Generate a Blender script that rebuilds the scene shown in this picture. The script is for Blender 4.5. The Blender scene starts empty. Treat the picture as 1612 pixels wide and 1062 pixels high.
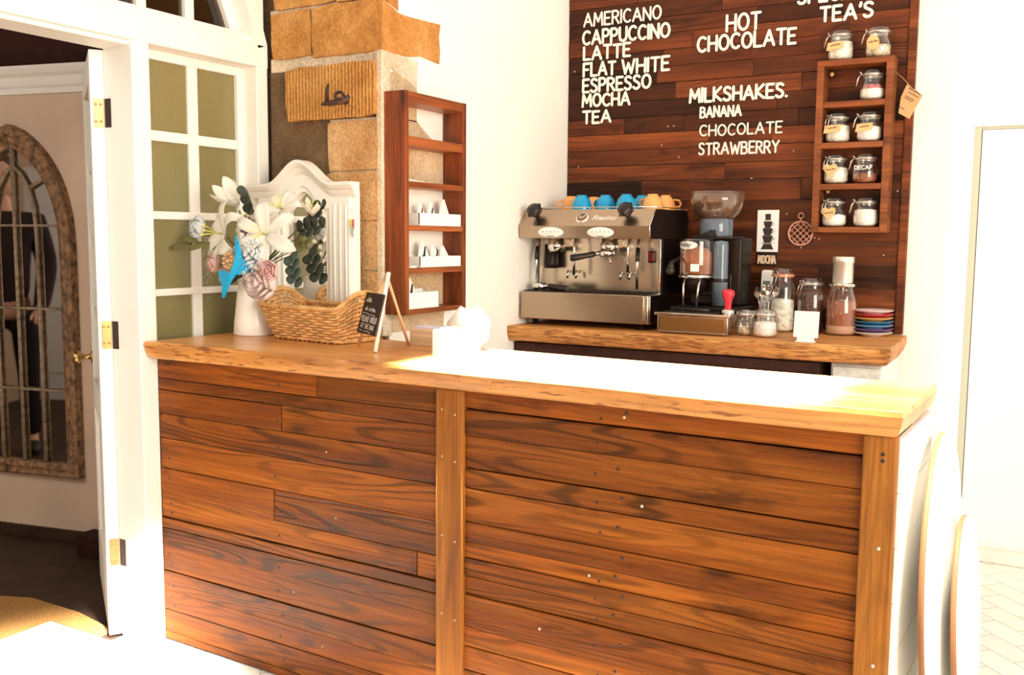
import bpy, bmesh, math, random
from mathutils import Vector, Matrix
random.seed(7)
PI = math.pi
sc = bpy.context.scene
COL = sc.collection

# ------------------------------------------------------------------ camera, world, lights, exposure
cam_d = bpy.data.cameras.new('camera'); cam = bpy.data.objects.new('camera', cam_d); COL.objects.link(cam)
cam_d.sensor_width = 36.0; cam_d.lens = 1512.0 / 1612.0 * 36.0; cam_d.clip_start = 0.05
YAW, TILT, ROLL = math.radians(29.876), math.radians(5.875), math.radians(0.481)
_f = Vector((-math.sin(YAW) * math.cos(TILT), math.cos(YAW) * math.cos(TILT), -math.sin(TILT)))
_r0 = Vector((math.cos(YAW), math.sin(YAW), 0)); _u0 = _r0.cross(_f)
_r = _r0 * math.cos(ROLL) + _u0 * math.sin(ROLL); _u = _u0 * math.cos(ROLL) - _r0 * math.sin(ROLL)
cam.matrix_world = Matrix(((_r.x, _u.x, -_f.x, 0), (_r.y, _u.y, -_f.y, 0), (_r.z, _u.z, -_f.z, 1.5), (0, 0, 0, 1)))
sc.camera = cam
sc.view_settings.view_transform = 'Standard'; sc.view_settings.look = 'None'
sc.view_settings.exposure = 0.0; sc.view_settings.gamma = 1.0; sc.view_settings.use_curve_mapping = False
w = bpy.data.worlds.new('daylight'); sc.world = w; w.use_nodes = True
bg = w.node_tree.nodes['Background']; bg.inputs[0].default_value = (1.0, 0.905, 0.765, 1); bg.inputs[1].default_value = 1.16

def area_light(name, loc, target, sx, sy, power, color, spread=180.0):
    d = bpy.data.lights.new(name, 'AREA'); d.shape = 'RECTANGLE'; d.size = sx; d.size_y = sy
    d.energy = power; d.color = color; d.spread = math.radians(spread)
    o = bpy.data.objects.new(name, d); COL.objects.link(o); o.location = loc
    o.rotation_euler = (Vector(target) - Vector(loc)).to_track_quat('-Z', 'Y').to_euler()
    return o
area_light('window_daylight', (2.9, .5, 2.1), (-1.4, 2.9, 1.2), 2.6, 2.2, 235, (1.0, 0.91, 0.77))
area_light('skylight_beam', (-1.1, 2.56, 4.2), (-1.1, 2.56, 1.1), 1.16, 0.66, 260, (1.0, 0.93, 0.80), 4.0)
area_light('skylight_edge_beam', (-.40, 2.56, 4.2), (-.40, 2.56, 1.1), .30, 0.66, 8, (1.0, 0.93, 0.80), 9.0)
area_light('hall_door_fill', (-6.0, 1.9, 2.95), (-6.55, -.9, 1.1), .5, .5, 16, (1.0, 0.95, 0.90))  # added lamp lifting the pale hall door, not a window
area_light('hall_wall_fill', (-3.7, -.6, 2.8), (-4.6, 2.8, 1.4), 1.0, 1.0, 38, (1.0, 0.90, 0.80))  # added fill that brightens the hall wall, no window stands here

area_light('doorway_sun', (.6, .15, 3.3), (-2.75, 1.72, 0), 1.1, .80, 80, (1.0, 0.95, 0.86), 5.0)

# ------------------------------------------------------------------ materials
def new_mat(name):
    m = bpy.data.materials.new(name); m.use_nodes = True
    nt = m.node_tree; return m, nt, nt.nodes['Principled BSDF']
def L(nt, a, b): nt.links.new(a, b)
def paint(name, col, rough=0.5, metal=0.0, spec=0.5, var=0.0, vscale=6.0, bump=0.0, bscale=40.0, coat=0.0, emit=None):
    m, nt, p = new_mat(name)
    p.inputs['Base Color'].default_value = (*col, 1); p.inputs['Roughness'].default_value = rough
    p.inputs['Metallic'].default_value = metal; p.inputs['Specular IOR Level'].default_value = spec
    p.inputs['Coat Weight'].default_value = coat
    tc = nt.nodes.new('ShaderNodeTexCoord')
    if var:
        n = nt.nodes.new('ShaderNodeTexNoise'); n.inputs['Scale'].default_value = vscale; n.inputs['Detail'].default_value = 5
        L(nt, tc.outputs['Object'], n.inputs['Vector'])
        r = nt.nodes.new('ShaderNodeValToRGB'); r.color_ramp.elements[0].position = 0.3; r.color_ramp.elements[1].position = 0.7
        r.color_ramp.elements[0].color = (*[c * (1 - var) for c in col], 1); r.color_ramp.elements[1].color = (*[min(1, c * (1 + var * .6)) for c in col], 1)
        L(nt, n.outputs['Fac'], r.inputs['Fac']); L(nt, r.outputs['Color'], p.inputs['Base Color'])
    if bump:
        n = nt.nodes.new('ShaderNodeTexNoise'); n.inputs['Scale'].default_value = bscale; n.inputs['Detail'].default_value = 6
        L(nt, tc.outputs['Object'], n.inputs['Vector'])
        b = nt.nodes.new('ShaderNodeBump'); b.inputs['Strength'].default_value = bump; b.inputs['Distance'].default_value = 0.01
        L(nt, n.outputs['Fac'], b.inputs['Height']); L(nt, b.outputs['Normal'], p.inputs['Normal'])
    return m
def glassy(name, tint=(1, 1, 1), rough=0.02, gl=0.9, body=None, bodyf=0.0):
    m, nt, p = new_mat(name); nt.nodes.remove(p)
    out = nt.nodes['Material Output']
    t = nt.nodes.new('ShaderNodeBsdfTransparent'); t.inputs[0].default_value = (*tint, 1)
    g = nt.nodes.new('ShaderNodeBsdfGlossy'); g.inputs['Roughness'].default_value = rough; g.inputs[0].default_value = (gl, gl, gl, 1)
    lw = nt.nodes.new('ShaderNodeLayerWeight'); lw.inputs['Blend'].default_value = 0.28
    mr = nt.nodes.new('ShaderNodeMath'); mr.operation = 'MULTIPLY_ADD'; mr.inputs[1].default_value = 0.75; mr.inputs[2].default_value = 0.05
    L(nt, lw.outputs['Facing'], mr.inputs[0])
    mx = nt.nodes.new('ShaderNodeMixShader'); L(nt, mr.outputs[0], mx.inputs[0]); L(nt, t.outputs[0], mx.inputs[1]); L(nt, g.outputs[0], mx.inputs[2])
    if body:
        d = nt.nodes.new('ShaderNodeBsdfDiffuse'); d.inputs[0].default_value = (*body, 1)
        m2 = nt.nodes.new('ShaderNodeMixShader'); m2.inputs[0].default_value = bodyf
        L(nt, mx.outputs[0], m2.inputs[1]); L(nt, d.outputs[0], m2.inputs[2]); L(nt, m2.outputs[0], out.inputs[0])
    else: L(nt, mx.outputs[0], out.inputs[0])
    return m
def wood(name, dark, mid, light, axis=0, rough=0.45, spec=0.3, along=1.3, across=13.0, pvar=0.35, line=0.35, knots=True, coat=0.0, figure=1.0, stain=0.0):
    m, nt, p = new_mat(name); N = nt.nodes.new
    tc = N('ShaderNodeTexCoord'); at = N('ShaderNodeAttribute'); at.attribute_name = 'pid'
    off = N('ShaderNodeVectorMath'); off.operation = 'MULTIPLY'; off.inputs[1].default_value = (31.7, 17.3, 23.9)
    L(nt, at.outputs['Color'], off.inputs[0])
    ad = N('ShaderNodeVectorMath'); ad.operation = 'ADD'; L(nt, tc.outputs['Object'], ad.inputs[0]); L(nt, off.outputs[0], ad.inputs[1])
    def noise(al, ac, detail, dist=0.0, rgh=0.55):
        mp = N('ShaderNodeMapping'); s = [ac] * 3; s[axis] = al; mp.inputs['Scale'].default_value = s
        L(nt, ad.outputs[0], mp.inputs['Vector'])
        n = N('ShaderNodeTexNoise'); n.inputs['Scale'].default_value = 1.0; n.inputs['Detail'].default_value = detail
        n.inputs['Distortion'].default_value = dist; n.inputs['Roughness'].default_value = rgh
        L(nt, mp.outputs[0], n.inputs['Vector']); return n.outputs['Fac']
    big = noise(along * .6, across, 6, 0.25)
    ramp = N('ShaderNodeValToRGB'); e = ramp.color_ramp.elements
    e[0].position = 0.30; e[0].color = (*dark, 1); e[1].position = 0.72; e[1].color = (*light, 1)
    e2 = e.new(0.5); e2.color = (*mid, 1)
    L(nt, big, ramp.inputs['Fac'])
    fig = noise(along * 0.62 * figure, across * 0.66, 1.4, 0.15)
    ms = N('ShaderNodeMath'); ms.operation = 'MULTIPLY'; ms.inputs[1].default_value = 84.0; L(nt, fig, ms.inputs[0])
    sn = N('ShaderNodeMath'); sn.operation = 'SINE'; L(nt, ms.outputs[0], sn.inputs[0])
    mr = N('ShaderNodeMapRange'); mr.inputs[1].default_value = 0.1; mr.inputs[2].default_value = 0.85; mr.inputs[3].default_value = 1.0
    L(nt, sn.outputs[0], mr.inputs[0])
    msk = noise(along * .8, across * .35, 2, 0.0)
    mm = N('ShaderNodeMapRange'); mm.inputs[1].default_value = .42; mm.inputs[2].default_value = .62; mm.inputs[3].default_value = 1.0 - line * .25; mm.inputs[4].default_value = 1.0 - line * 1.15; L(nt, msk, mm.inputs[0]); L(nt, mm.outputs[0], mr.inputs[4])
    fine = noise(along * 3.0, across * 11.0, 3, 0.0)
    fr = N('ShaderNodeMapRange'); fr.inputs[1].default_value = 0.3; fr.inputs[2].default_value = 0.7; fr.inputs[3].default_value = 0.72; fr.inputs[4].default_value = 1.24
    L(nt, fine, fr.inputs[0])
    m1 = N('ShaderNodeMath'); m1.operation = 'MULTIPLY'; L(nt, mr.outputs[0], m1.inputs[0]); L(nt, fr.outputs[0], m1.inputs[1])
    sx = N('ShaderNodeSeparateColor'); L(nt, at.outputs['Color'], sx.inputs[0])
    pv = N('ShaderNodeMapRange'); pv.inputs[3].default_value = 1.0 - pvar; pv.inputs[4].default_value = 1.0 + pvar; L(nt, sx.outputs[0], pv.inputs[0])
    m2 = N('ShaderNodeMath'); m2.operation = 'MULTIPLY'; L(nt, m1.outputs[0], m2.inputs[0]); L(nt, pv.outputs[0], m2.inputs[1])
    last = m2.outputs[0]
    if knots:
        mp = N('ShaderNodeMapping'); s = [7.0] * 3; s[axis] = 2.6; mp.inputs['Scale'].default_value = s; L(nt, ad.outputs[0], mp.inputs['Vector'])
        vo = N('ShaderNodeTexVoronoi'); vo.inputs['Scale'].default_value = 1.0; L(nt, mp.outputs[0], vo.inputs['Vector'])
        kr = N('ShaderNodeMapRange'); kr.inputs[1].default_value = 0.05; kr.inputs[2].default_value = 0.17; kr.inputs[3].default_value = 0.35; kr.inputs[4].default_value = 1.0
        L(nt, vo.outputs['Distance'], kr.inputs[0])
        m3 = N('ShaderNodeMath'); m3.operation = 'MULTIPLY'; L(nt, last, m3.inputs[0]); L(nt, kr.outputs[0], m3.inputs[1]); last = m3.outputs[0]
    if stain:
        st = noise(along * 1.6, across * .75, 7, 0.4, .7)
        sr = N('ShaderNodeMapRange'); sr.inputs[1].default_value = .56; sr.inputs[2].default_value = .68; sr.inputs[3].default_value = 1.0; sr.inputs[4].default_value = 1.0 - stain; L(nt, st, sr.inputs[0])
        m4 = N('ShaderNodeMath'); m4.operation = 'MULTIPLY'; L(nt, last, m4.inputs[0]); L(nt, sr.outputs[0], m4.inputs[1]); last = m4.outputs[0]
    vm = N('ShaderNodeVectorMath'); vm.operation = 'SCALE'; L(nt, ramp.outputs['Color'], vm.inputs[0]); L(nt, last, vm.inputs['Scale'])
    L(nt, vm.outputs[0], p.inputs['Base Color'])
    p.inputs['Roughness'].default_value = rough; p.inputs['Specular IOR Level'].default_value = spec; p.inputs['Coat Weight'].default_value = coat
    p.inputs['Coat Roughness'].default_value = 0.25
    b = N('ShaderNodeBump'); b.inputs['Strength'].default_value = 0.25; b.inputs['Distance'].default_value = 0.004
    L(nt, m1.outputs[0], b.inputs['Height']); L(nt, b.outputs['Normal'], p.inputs['Normal'])
    return m
def stone_mat(name, c1, c2, c3, tool=None, toolscale=60.0):
    m, nt, p = new_mat(name); N = nt.nodes.new
    tc = N('ShaderNodeTexCoord')
    n = N('ShaderNodeTexNoise'); n.inputs['Scale'].default_value = 5.0; n.inputs['Detail'].default_value = 9; n.inputs['Roughness'].default_value = 0.65
    L(nt, tc.outputs['Object'], n.inputs['Vector'])
    r = N('ShaderNodeValToRGB'); e = r.color_ramp.elements
    e[0].position = .28; e[0].color = (*c1, 1); e[1].position = .72; e[1].color = (*c3, 1); k = e.new(.5); k.color = (*c2, 1)
    L(nt, n.outputs['Fac'], r.inputs['Fac'])
    n2 = N('ShaderNodeTexNoise'); n2.inputs['Scale'].default_value = 90.0; n2.inputs['Detail'].default_value = 4; L(nt, tc.outputs['Object'], n2.inputs['Vector'])
    mr = N('ShaderNodeMapRange'); mr.inputs[1].default_value = .3; mr.inputs[2].default_value = .7; mr.inputs[3].default_value = .75; mr.inputs[4].default_value = 1.15
    L(nt, n2.outputs['Fac'], mr.inputs[0])
    vm = N('ShaderNodeVectorMath'); vm.operation = 'SCALE'; L(nt, r.outputs['Color'], vm.inputs[0]); L(nt, mr.outputs[0], vm.inputs['Scale'])
    L(nt, vm.outputs[0], p.inputs['Base Color'])
    p.inputs['Roughness'].default_value = .9; p.inputs['Specular IOR Level'].default_value = .15
    b = N('ShaderNodeBump'); b.inputs['Strength'].default_value = .8; b.inputs['Distance'].default_value = .008
    if tool:
        wv = N('ShaderNodeTexWave'); wv.wave_type = 'BANDS'; wv.bands_direction = tool; wv.inputs['Scale'].default_value = toolscale / 6.28
        wv.inputs['Distortion'].default_value = 2.2; wv.inputs['Detail'].default_value = 2; wv.inputs['Detail Scale'].default_value = 2.0
        L(nt, tc.outputs['Object'], wv.inputs['Vector'])
        a = N('ShaderNodeMath'); a.operation = 'MULTIPLY_ADD'; a.inputs[1].default_value = .6; L(nt, wv.outputs['Fac'], a.inputs[0]); L(nt, n2.outputs['Fac'], a.inputs[2])
        L(nt, a.outputs[0], b.inputs['Height'])
    else: L(nt, n2.outputs['Fac'], b.inputs['Height'])
    L(nt, b.outputs['Normal'], p.inputs['Normal'])
    return m

M = {}
M['white'] = paint('cream_white_paint', (.90, .865, .80), .55, spec=.3)
M['wall'] = paint('cream_plaster', (.92, .88, .81), .8, spec=.1, bump=.15, bscale=25)
M['stonefloor'] = paint('pale_stone_floor', (.80, .76, .69), .6, spec=.25, var=.12, vscale=7, bump=.2)
M['barwood'] = wood('stained_pine', (.105, .0235, .003), (.22, .057, .006), (.345, .106, .0135), 0, .48, .14, pvar=.30, line=.5, stain=.6)
M['barwood_d'] = wood('darker_stained_pine', (.075, .017, .003), (.165, .043, .0055), (.30, .092, .012), 0, .48, .14, pvar=.35, line=.55, stain=.6)  # darker stain for the left boards, also deepening the light's falloff to the left
M['barpost'] = wood('stained_pine_upright', (.22, .066, .010), (.33, .115, .019), (.42, .165, .03), 2, .48, .15, pvar=.12, line=.25, along=1.0, across=10)
M['topwood'] = wood('oiled_slab', (.36, .125, .028), (.55, .235, .065), (.68, .34, .11), 0, .36, .4, along=1.0, across=8, pvar=.05, line=.22, knots=False, coat=.15)
M['board'] = wood('dark_stained_board', (.035, .009, .003), (.075, .019, .0055), (.15, .040, .010), 0, .48, .2, pvar=.75, line=.35, stain=.5)
M['shelfwood'] = wood('red_brown_shelf_wood', (.075, .017, .005), (.17, .042, .011), (.26, .075, .02), 2, .4, .35, pvar=.12, line=.3)
M['jarshelf'] = wood('jar_shelf_wood', (.09, .024, .007), (.19, .055, .015), (.29, .09, .027), 0, .45, .3, pvar=.15, line=.25)
M['steel'] = paint('brushed_steel', (.43, .325, .235), .3, 1.0, bump=.02, bscale=200)
M['chrome'] = paint('chrome', (.75, .71, .66), .12, 1.0)
M['panelsteel'] = paint('polished_steel', (.60, .50, .39), .22, 1.0)
M['black'] = paint('black_plastic', (.012, .007, .006), .35, spec=.4)
M['darkmetal'] = paint('dark_painted_metal', (.012, .007, .006), .42, spec=.22)
M['brass'] = paint('aged_brass', (.62, .40, .16), .3, 1.0, var=.15, vscale=30)
M['glass'] = glassy('clear_glass')
M['smoke'] = glassy('hopper_plastic', (.86, .74, .62), .08, .9, (.55, .38, .26), .10)
M['blueglass'] = glassy('blue_tinted_tube', (.45, .55, .66), .06, .9, (.25, .32, .40), .45)
M['paper'] = paint('white_paper', (.88, .85, .80), .7, spec=.2)
M['card'] = paint('white_card', (.9, .88, .84), .6, spec=.2)
M['kraft'] = paint('kraft_paper', (.62, .36, .17), .8, spec=.1, var=.1)
M['ink'] = paint('black_ink', (.015, .01, .01), .6)
M['letter'] = paint('cream_lettering_paint', (.92, .86, .76), .6, spec=.2)
M['chalk'] = paint('chalk', (.82, .78, .72), .9, spec=.05)
M['slate'] = paint('chalkboard_black', (.03, .018, .016), .6, spec=.2)
M['blue'] = paint('blue_glaze', (.0, .30, .58), .18, spec=.6)
M['orange'] = paint('orange_glaze', (.84, .38, .11), .2, spec=.6)
M['red'] = paint('red_enamel', (.72, .03, .05), .3, spec=.5)
M['redsw'] = paint('dark_red_switch', (.13, .005, .008), .25)
M['beans'] = paint('coffee_beans', (.10, .03, .012), .45, var=.6, vscale=110, bump=1.0, bscale=120)
M['ground'] = paint('ground_coffee', (.36, .11, .03), .9, var=.25, vscale=30)
M['cocoa'] = paint('drinking_chocolate', (.32, .105, .05), .9, var=.12, vscale=20)
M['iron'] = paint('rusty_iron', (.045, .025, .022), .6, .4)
M['goldedge'] = paint('age_worn_gilt_wood', (.27, .145, .068), .55, var=.85, vscale=34, bump=.5, bscale=60)
M['mirror'] = paint('mirror_silver', (.90, .88, .85), .02, 1.0)
M['oldmirror'] = paint('old_mirror_silver', (.72, .66, .60), .03, 1.0)
M['wicker'] = paint('golden_wicker', (.76, .42, .155), .5, spec=.35, var=.35, vscale=35)
M['porcelain'] = paint('cream_porcelain', (.88, .84, .76), .25, spec=.5)

# ------------------------------------------------------------------ mesh helpers
class MB:
    def __init__(s): s.bm = bmesh.new(); s.pid = s.bm.loops.layers.float_color.new('pid'); s.cur = (.5, .5, .5, 1); s.mi = 0
    def rnd(s): s.cur = (random.random(), random.random(), random.random(), 1)
    def _done(s, faces, smooth=False):
        for f in faces:
            f.smooth = smooth; f.material_index = s.mi
            for l in f.loops: l[s.pid] = s.cur
    def box(s, x0, x1, y0, y1, z0, z1, bev=0.0, seg=2, mat=None):
        r = bmesh.ops.create_cube(s.bm, size=1.0)
        mt = Matrix.Translation(((x0 + x1) / 2, (y0 + y1) / 2, (z0 + z1) / 2)) @ Matrix.Diagonal((abs(x1 - x0), abs(y1 - y0), abs(z1 - z0), 1))
        if mat: mt = mat @ mt
        bmesh.ops.transform(s.bm, matrix=mt, verts=r['verts'])
        fs = list({f for v in r['verts'] for f in v.link_faces})
        s._done(fs)
        if bev:
            es = list({e for f in fs for e in f.edges})
            rr = bmesh.ops.bevel(s.bm, geom=es, offset=bev, segments=seg, affect='EDGES', profile=.6, clamp_overlap=True)
            s._done(rr['faces'], True)
        return s
    def poly(s, pts, d, smooth=False):           # closed outline (3-D points) extruded by vector d
        a = [s.bm.verts.new(p) for p in pts]; dv = Vector(d); b = [s.bm.verts.new(Vector(p) + dv) for p in pts]
        n = len(pts); fs = []
        try: fs.append(s.bm.faces.new(a)); fs.append(s.bm.faces.new(list(reversed(b))))
        except ValueError: pass
        for i in range(n): fs.append(s.bm.faces.new((a[(i + 1) % n], a[i], b[i], b[(i + 1) % n])))
        s._done(fs, smooth); return s
    def strip(s, rings, closed=True, cap=True, smooth=True):   # rings: list of equal-length point loops
        vs = [[s.bm.verts.new(p) for p in r] for r in rings]; fs = []; n = len(rings[0])
        for i in range(len(vs) - 1):
            for j in range(n if closed else n - 1):
                k = (j + 1) % n
                try: fs.append(s.bm.faces.new((vs[i][j], vs[i][k], vs[i + 1][k], vs[i + 1][j])))
                except ValueError: pass
        s._done(fs, smooth); fs = []
        if cap and closed:
            try: fs.append(s.bm.faces.new(list(reversed(vs[0])))); fs.append(s.bm.faces.new(vs[-1]))
            except ValueError: pass
            s._done(fs, False)
        return s
    def lathe(s, prof, c=(0, 0, 0), n=32, cap=False, smooth=True, mat=None):   # prof: (r,z)
        rings = []
        for r, z in prof:
            ring = [Vector((c[0] + max(r, 1e-4) * math.cos(2 * PI * i / n), c[1] + max(r, 1e-4) * math.sin(2 * PI * i / n), c[2] + z)) for i in range(n)]
            if mat: ring = [mat @ p for p in ring]
            rings.append(ring)
        return s.strip(rings, True, cap, smooth)
    def tube(s, pts, r, n=8, cap=True, smooth=True, flat=1.0):
        pts = [Vector(p) for p in pts]; rr = r if isinstance(r, (list, tuple)) else [r] * len(pts); rings = []
        t0 = (pts[1] - pts[0]).normalized(); up = Vector((0, 0, 1)) if abs(t0.z) < .9 else Vector((1, 0, 0))
        a = t0.cross(up).normalized()
        for i, p in enumerate(pts):
            t = (pts[min(i + 1, len(pts) - 1)] - pts[max(i - 1, 0)]).normalized()
            a = (a - t * a.dot(t)).normalized(); b = t.cross(a)
            rings.append([p + (a * math.cos(2 * PI * k / n) + b * math.sin(2 * PI * k / n) * flat) * rr[i] for k in range(n)])
        return s.strip(rings, True, cap, smooth)
    def ball(s, c, r, sx=1, sy=1, sz=1, n=16, mat=None):
        g = bmesh.ops.create_uvsphere(s.bm, u_segments=n, v_segments=max(6, n // 2), radius=r)
        mt = Matrix.Translation(c) @ (mat or Matrix()) @ Matrix.Diagonal((sx, sy, sz, 1))
        bmesh.ops.transform(s.bm, matrix=mt, verts=g['verts'])
        s._done(list({f for v in g['verts'] for f in v.link_faces}), True); return s
    def build(s, name, mat, parent=None, loc=None):
        bmesh.ops.recalc_face_normals(s.bm, faces=s.bm.faces)
        me = bpy.data.meshes.new(name); s.bm.to_mesh(me); s.bm.free()
        for m in (mat if isinstance(mat, (list, tuple)) else [mat]): me.materials.append(m)
        o = bpy.data.objects.new(name, me); COL.objects.link(o)
        if parent: o.parent = parent
        if loc: o.location = loc
        return o
def thing(name, label, cat, loc=(0, 0, 0), rz=0.0, group=None):
    o = bpy.data.objects.new(name, None); COL.objects.link(o); o.location = loc; o.rotation_euler = (0, 0, rz)
    o.empty_display_size = .05; o['label'] = label; o['category'] = cat
    if group: o['group'] = group
    return o
def tag(o, label, cat, group=None):
    o['label'] = label; o['category'] = cat
    if group: o['group'] = group
    return o
def struct(o): o['kind'] = 'structure'; return o
def dup(root, label=None, loc=None, rz=None, cat=None):
    r = root.copy(); COL.objects.link(r)
    if label: r['label'] = label
    if loc: r.location = loc
    if rz is not None: r.rotation_euler = (0, 0, rz)
    for ch in list(root.children):
        c = ch.copy(); COL.objects.link(c); c.parent = r
        for g in list(ch.children):
            d = g.copy(); COL.objects.link(d); d.parent = c
    return r
def arcpts(cx, cy, r, a0, a1, n, ry=None):
    return [(cx + r * math.cos(math.radians(a0 + (a1 - a0) * i / n)), cy + (ry or r) * math.sin(math.radians(a0 + (a1 - a0) * i / n))) for i in range(n + 1)]

# brush lettering: strokes on a unit-height letter
def _O(wd): return arcpts(wd / 2, .5, wd / 2, 90, 450, 20, .5)
GL = {
 'A': (.66, [[(0, 0), (.33, 1), (.66, 0)], [(.12, .34), (.54, .34)]]),
 'B': (.52, [[(0, 0), (0, 1), (.3, 1), (.45, .9), (.45, .66), (.3, .55), (0, .55)], [(.3, .55), (.5, .42), (.5, .14), (.34, 0), (0, 0)]]),
 'C': (.56, [arcpts(.32, .5, .32, 50, 310, 16, .5)]),
 'D': (.56, [[(0, 0), (0, 1), (.25, 1), (.48, .82), (.54, .5), (.48, .18), (.25, 0), (0, 0)]]),
 'E': (.46, [[(.46, 1), (0, 1), (0, 0), (.46, 0)], [(0, .52), (.38, .52)]]),
 'F': (.46, [[(.46, 1), (0, 1), (0, 0)], [(0, .52), (.36, .52)]]),
 'H': (.56, [[(0, 0), (0, 1)], [(.56, 0), (.56, 1)], [(0, .5), (.56, .5)]]),
 'I': (.02, [[(0, 0), (0, 1)]]),
 'K': (.54, [[(0, 0), (0, 1)], [(.5, 1), (.02, .48), (.54, 0)]]),
 'L': (.44, [[(0, 1), (0, 0), (.44, 0)]]),
 'M': (.70, [[(0, 0), (.06, 1), (.35, .3), (.64, 1), (.70, 0)]]),
 'N': (.56, [[(0, 0), (0, 1), (.56, 0), (.56, 1)]]),
 'O': (.62, [_O(.62)]),
 'P': (.48, [[(0, 0), (0, 1), (.3, 1), (.46, .88), (.46, .62), (.3, .48), (0, .48)]]),
 'R': (.52, [[(0, 0), (0, 1), (.3, 1), (.46, .88), (.46, .64), (.3, .5), (0, .5)], [(.22, .5), (.52, 0)]]),
 'S': (.48, [[(.45, .88), (.33, .99), (.15, .99), (.03, .86), (.05, .66), (.2, .55), (.36, .45), (.46, .3), (.43, .12), (.3, .01), (.12, .01), (0, .13)]]),
 'T': (.54, [[(0, 1), (.54, 1)], [(.27, 1), (.27, 0)]]),
 'U': (.54, [[(0, 1), (0, .3), (.08, .08), (.27, 0), (.46, .08), (.54, .3), (.54, 1)]]),
 'W': (.82, [[(0, 1), (.2, 0), (.41, .75), (.62, 0), (.82, 1)]]),
 'Y': (.56, [[(0, 1), (.28, .5), (.56, 1)], [(.28, .5), (.28, 0)]]),
 "'": (.06, [[(.06, 1.05), (.02, .82)]]), '.': (.04, [[(0, .02), (.03, .02)]]), ':': (.04, [[(0, .1), (.02, .1)], [(0, .6), (.02, .6)]]), ' ': (.32, []),
}
def lettering(mb, text, x0, x1, z0, h, y, wd, thick=.002, mat=None, slope=0.0, jit=.0):
    gap = .20; tot = sum(GL[c][0] for c in text) + gap * (len(text) - 1); k = (x1 - x0) / tot; x = x0
    def P(px, pz, yy): v = Vector((px, yy, pz)); return mat @ v if mat else v
    for c in text:
        cw, strokes = GL[c]; jz = (random.random() - .5) * jit * h; js = 1 + (random.random() - .5) * jit
        base = z0 + slope * (x - x0) + jz
        for st in strokes:
            q = [Vector((x + a * k, base + b * h * js)) for a, b in st]
            for i, p in enumerate(q):
                ang = [(p.x + wd / 2 * math.cos(t * PI / 5), p.y + wd / 2 * math.sin(t * PI / 5)) for t in range(10)]
                mb.poly([P(a, b, y) for a, b in ang], (P(0, 0, y - thick * random.uniform(.8, 1.2)) - P(0, 0, y)))
                if i + 1 < len(q):
                    d = (q[i + 1] - p)
                    if d.length < 1e-6: continue
                    nrm = Vector((-d.y, d.x)).normalized() * wd / 2; o2 = q[i + 1]
                    pts = [p + nrm, o2 + nrm, o2 - nrm, p - nrm]
                    mb.poly([P(a.x, a.y, y) for a in pts], (P(0, 0, y - thick * random.uniform(.8, 1.2)) - P(0, 0, y)))
        x += (cw + gap) * k

# ------------------------------------------------------------------ the setting
fl = MB(); fl.box(-3.0, 3.2, -1.6, 5.2, -.06, 0)
m, nt, p = new_mat('pale_paving')
tc = nt.nodes.new('ShaderNodeTexCoord'); mp = nt.nodes.new('ShaderNodeMapping'); mp.inputs['Rotation'].default_value = (0, 0, math.radians(45)); L(nt, tc.outputs['Object'], mp.inputs[0])
br = nt.nodes.new('ShaderNodeTexBrick'); br.inputs['Scale'].default_value = 2.2; br.inputs['Mortar Size'].default_value = .007
br.inputs['Color1'].default_value = (.93, .90, .84, 1); br.inputs['Color2'].default_value = (.88, .85, .79, 1); br.inputs['Mortar'].default_value = (.60, .56, .50, 1)
L(nt, mp.outputs[0], br.inputs['Vector']); ns = nt.nodes.new('ShaderNodeTexNoise'); ns.inputs['Scale'].default_value = 18; ns.inputs['Detail'].default_value = 6; L(nt, tc.outputs['Object'], ns.inputs[0])
mx = nt.nodes.new('ShaderNodeMix'); mx.data_type = 'RGBA'; mx.blend_type = 'MULTIPLY'; mx.inputs[0].default_value = .22; L(nt, br.outputs['Color'], mx.inputs[6]); L(nt, ns.outputs['Color'], mx.inputs[7])
L(nt, mx.outputs[2], p.inputs['Base Color']); p.inputs['Roughness'].default_value = .6
M['paving'] = m
struct(fl.build('floor', M['paving']))
o = MB().box(-3.32, -2.84, .55, 2.22, -.05, .018, .006).build('trim_1', M['stonefloor']); struct(o)     # doorstep slab

# wall with the arched doorway (plane x = -2.84): door posts, head beam, arched frame
AC = (1.433, 1.772)
def ring(mb, r0, r1, x0, x1, a0, a1, n=48):
    ins = arcpts(AC[0], AC[1], r0, a0, a1, n); outs = arcpts(AC[0], AC[1], r1, a0, a1, n)
    mb.strip([[Vector((x0, a, b)), Vector((x1, a, b)), Vector((x1, c, d)), Vector((x0, c, d))] for (a, b), (c, d) in zip(ins, outs)], True, True, False)
a_s = math.degrees(math.asin((2.26 - AC[1]) / 1.58))
fr = MB()
fr.box(-2.99, -2.84, 2.288, 2.362, 0, 2.2, .004)                 # post between door and side window
fr.box(-2.99, -2.84, 2.882, 2.943, 0, 2.2, .004)                 # post beside the stone pier
fr.box(-2.99, -2.84, .504, .578, 0, 2.2, .004); fr.box(-2.99, -2.84, -.08, -.02, 0, 2.2, .004)
fr.box(-2.99, -2.838, -.08, 2.945, 2.172, 2.262, .004)           # head beam
fr.box(-2.985, -2.862, -.06, 2.90, 2.262, 2.292, .006)           # sill moulding under the fanlight
fr.box(-2.985, -2.875, -.06, 2.88, 2.292, 2.303, .003)
fr.box(-3.0, -2.855, .578, 2.30, 2.155, 2.172, .003)
ring(fr, 1.535, 1.588, -2.99, -2.838, a_s, 180 - a_s)
struct(fr.build('trim_2', M['white']))
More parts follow.
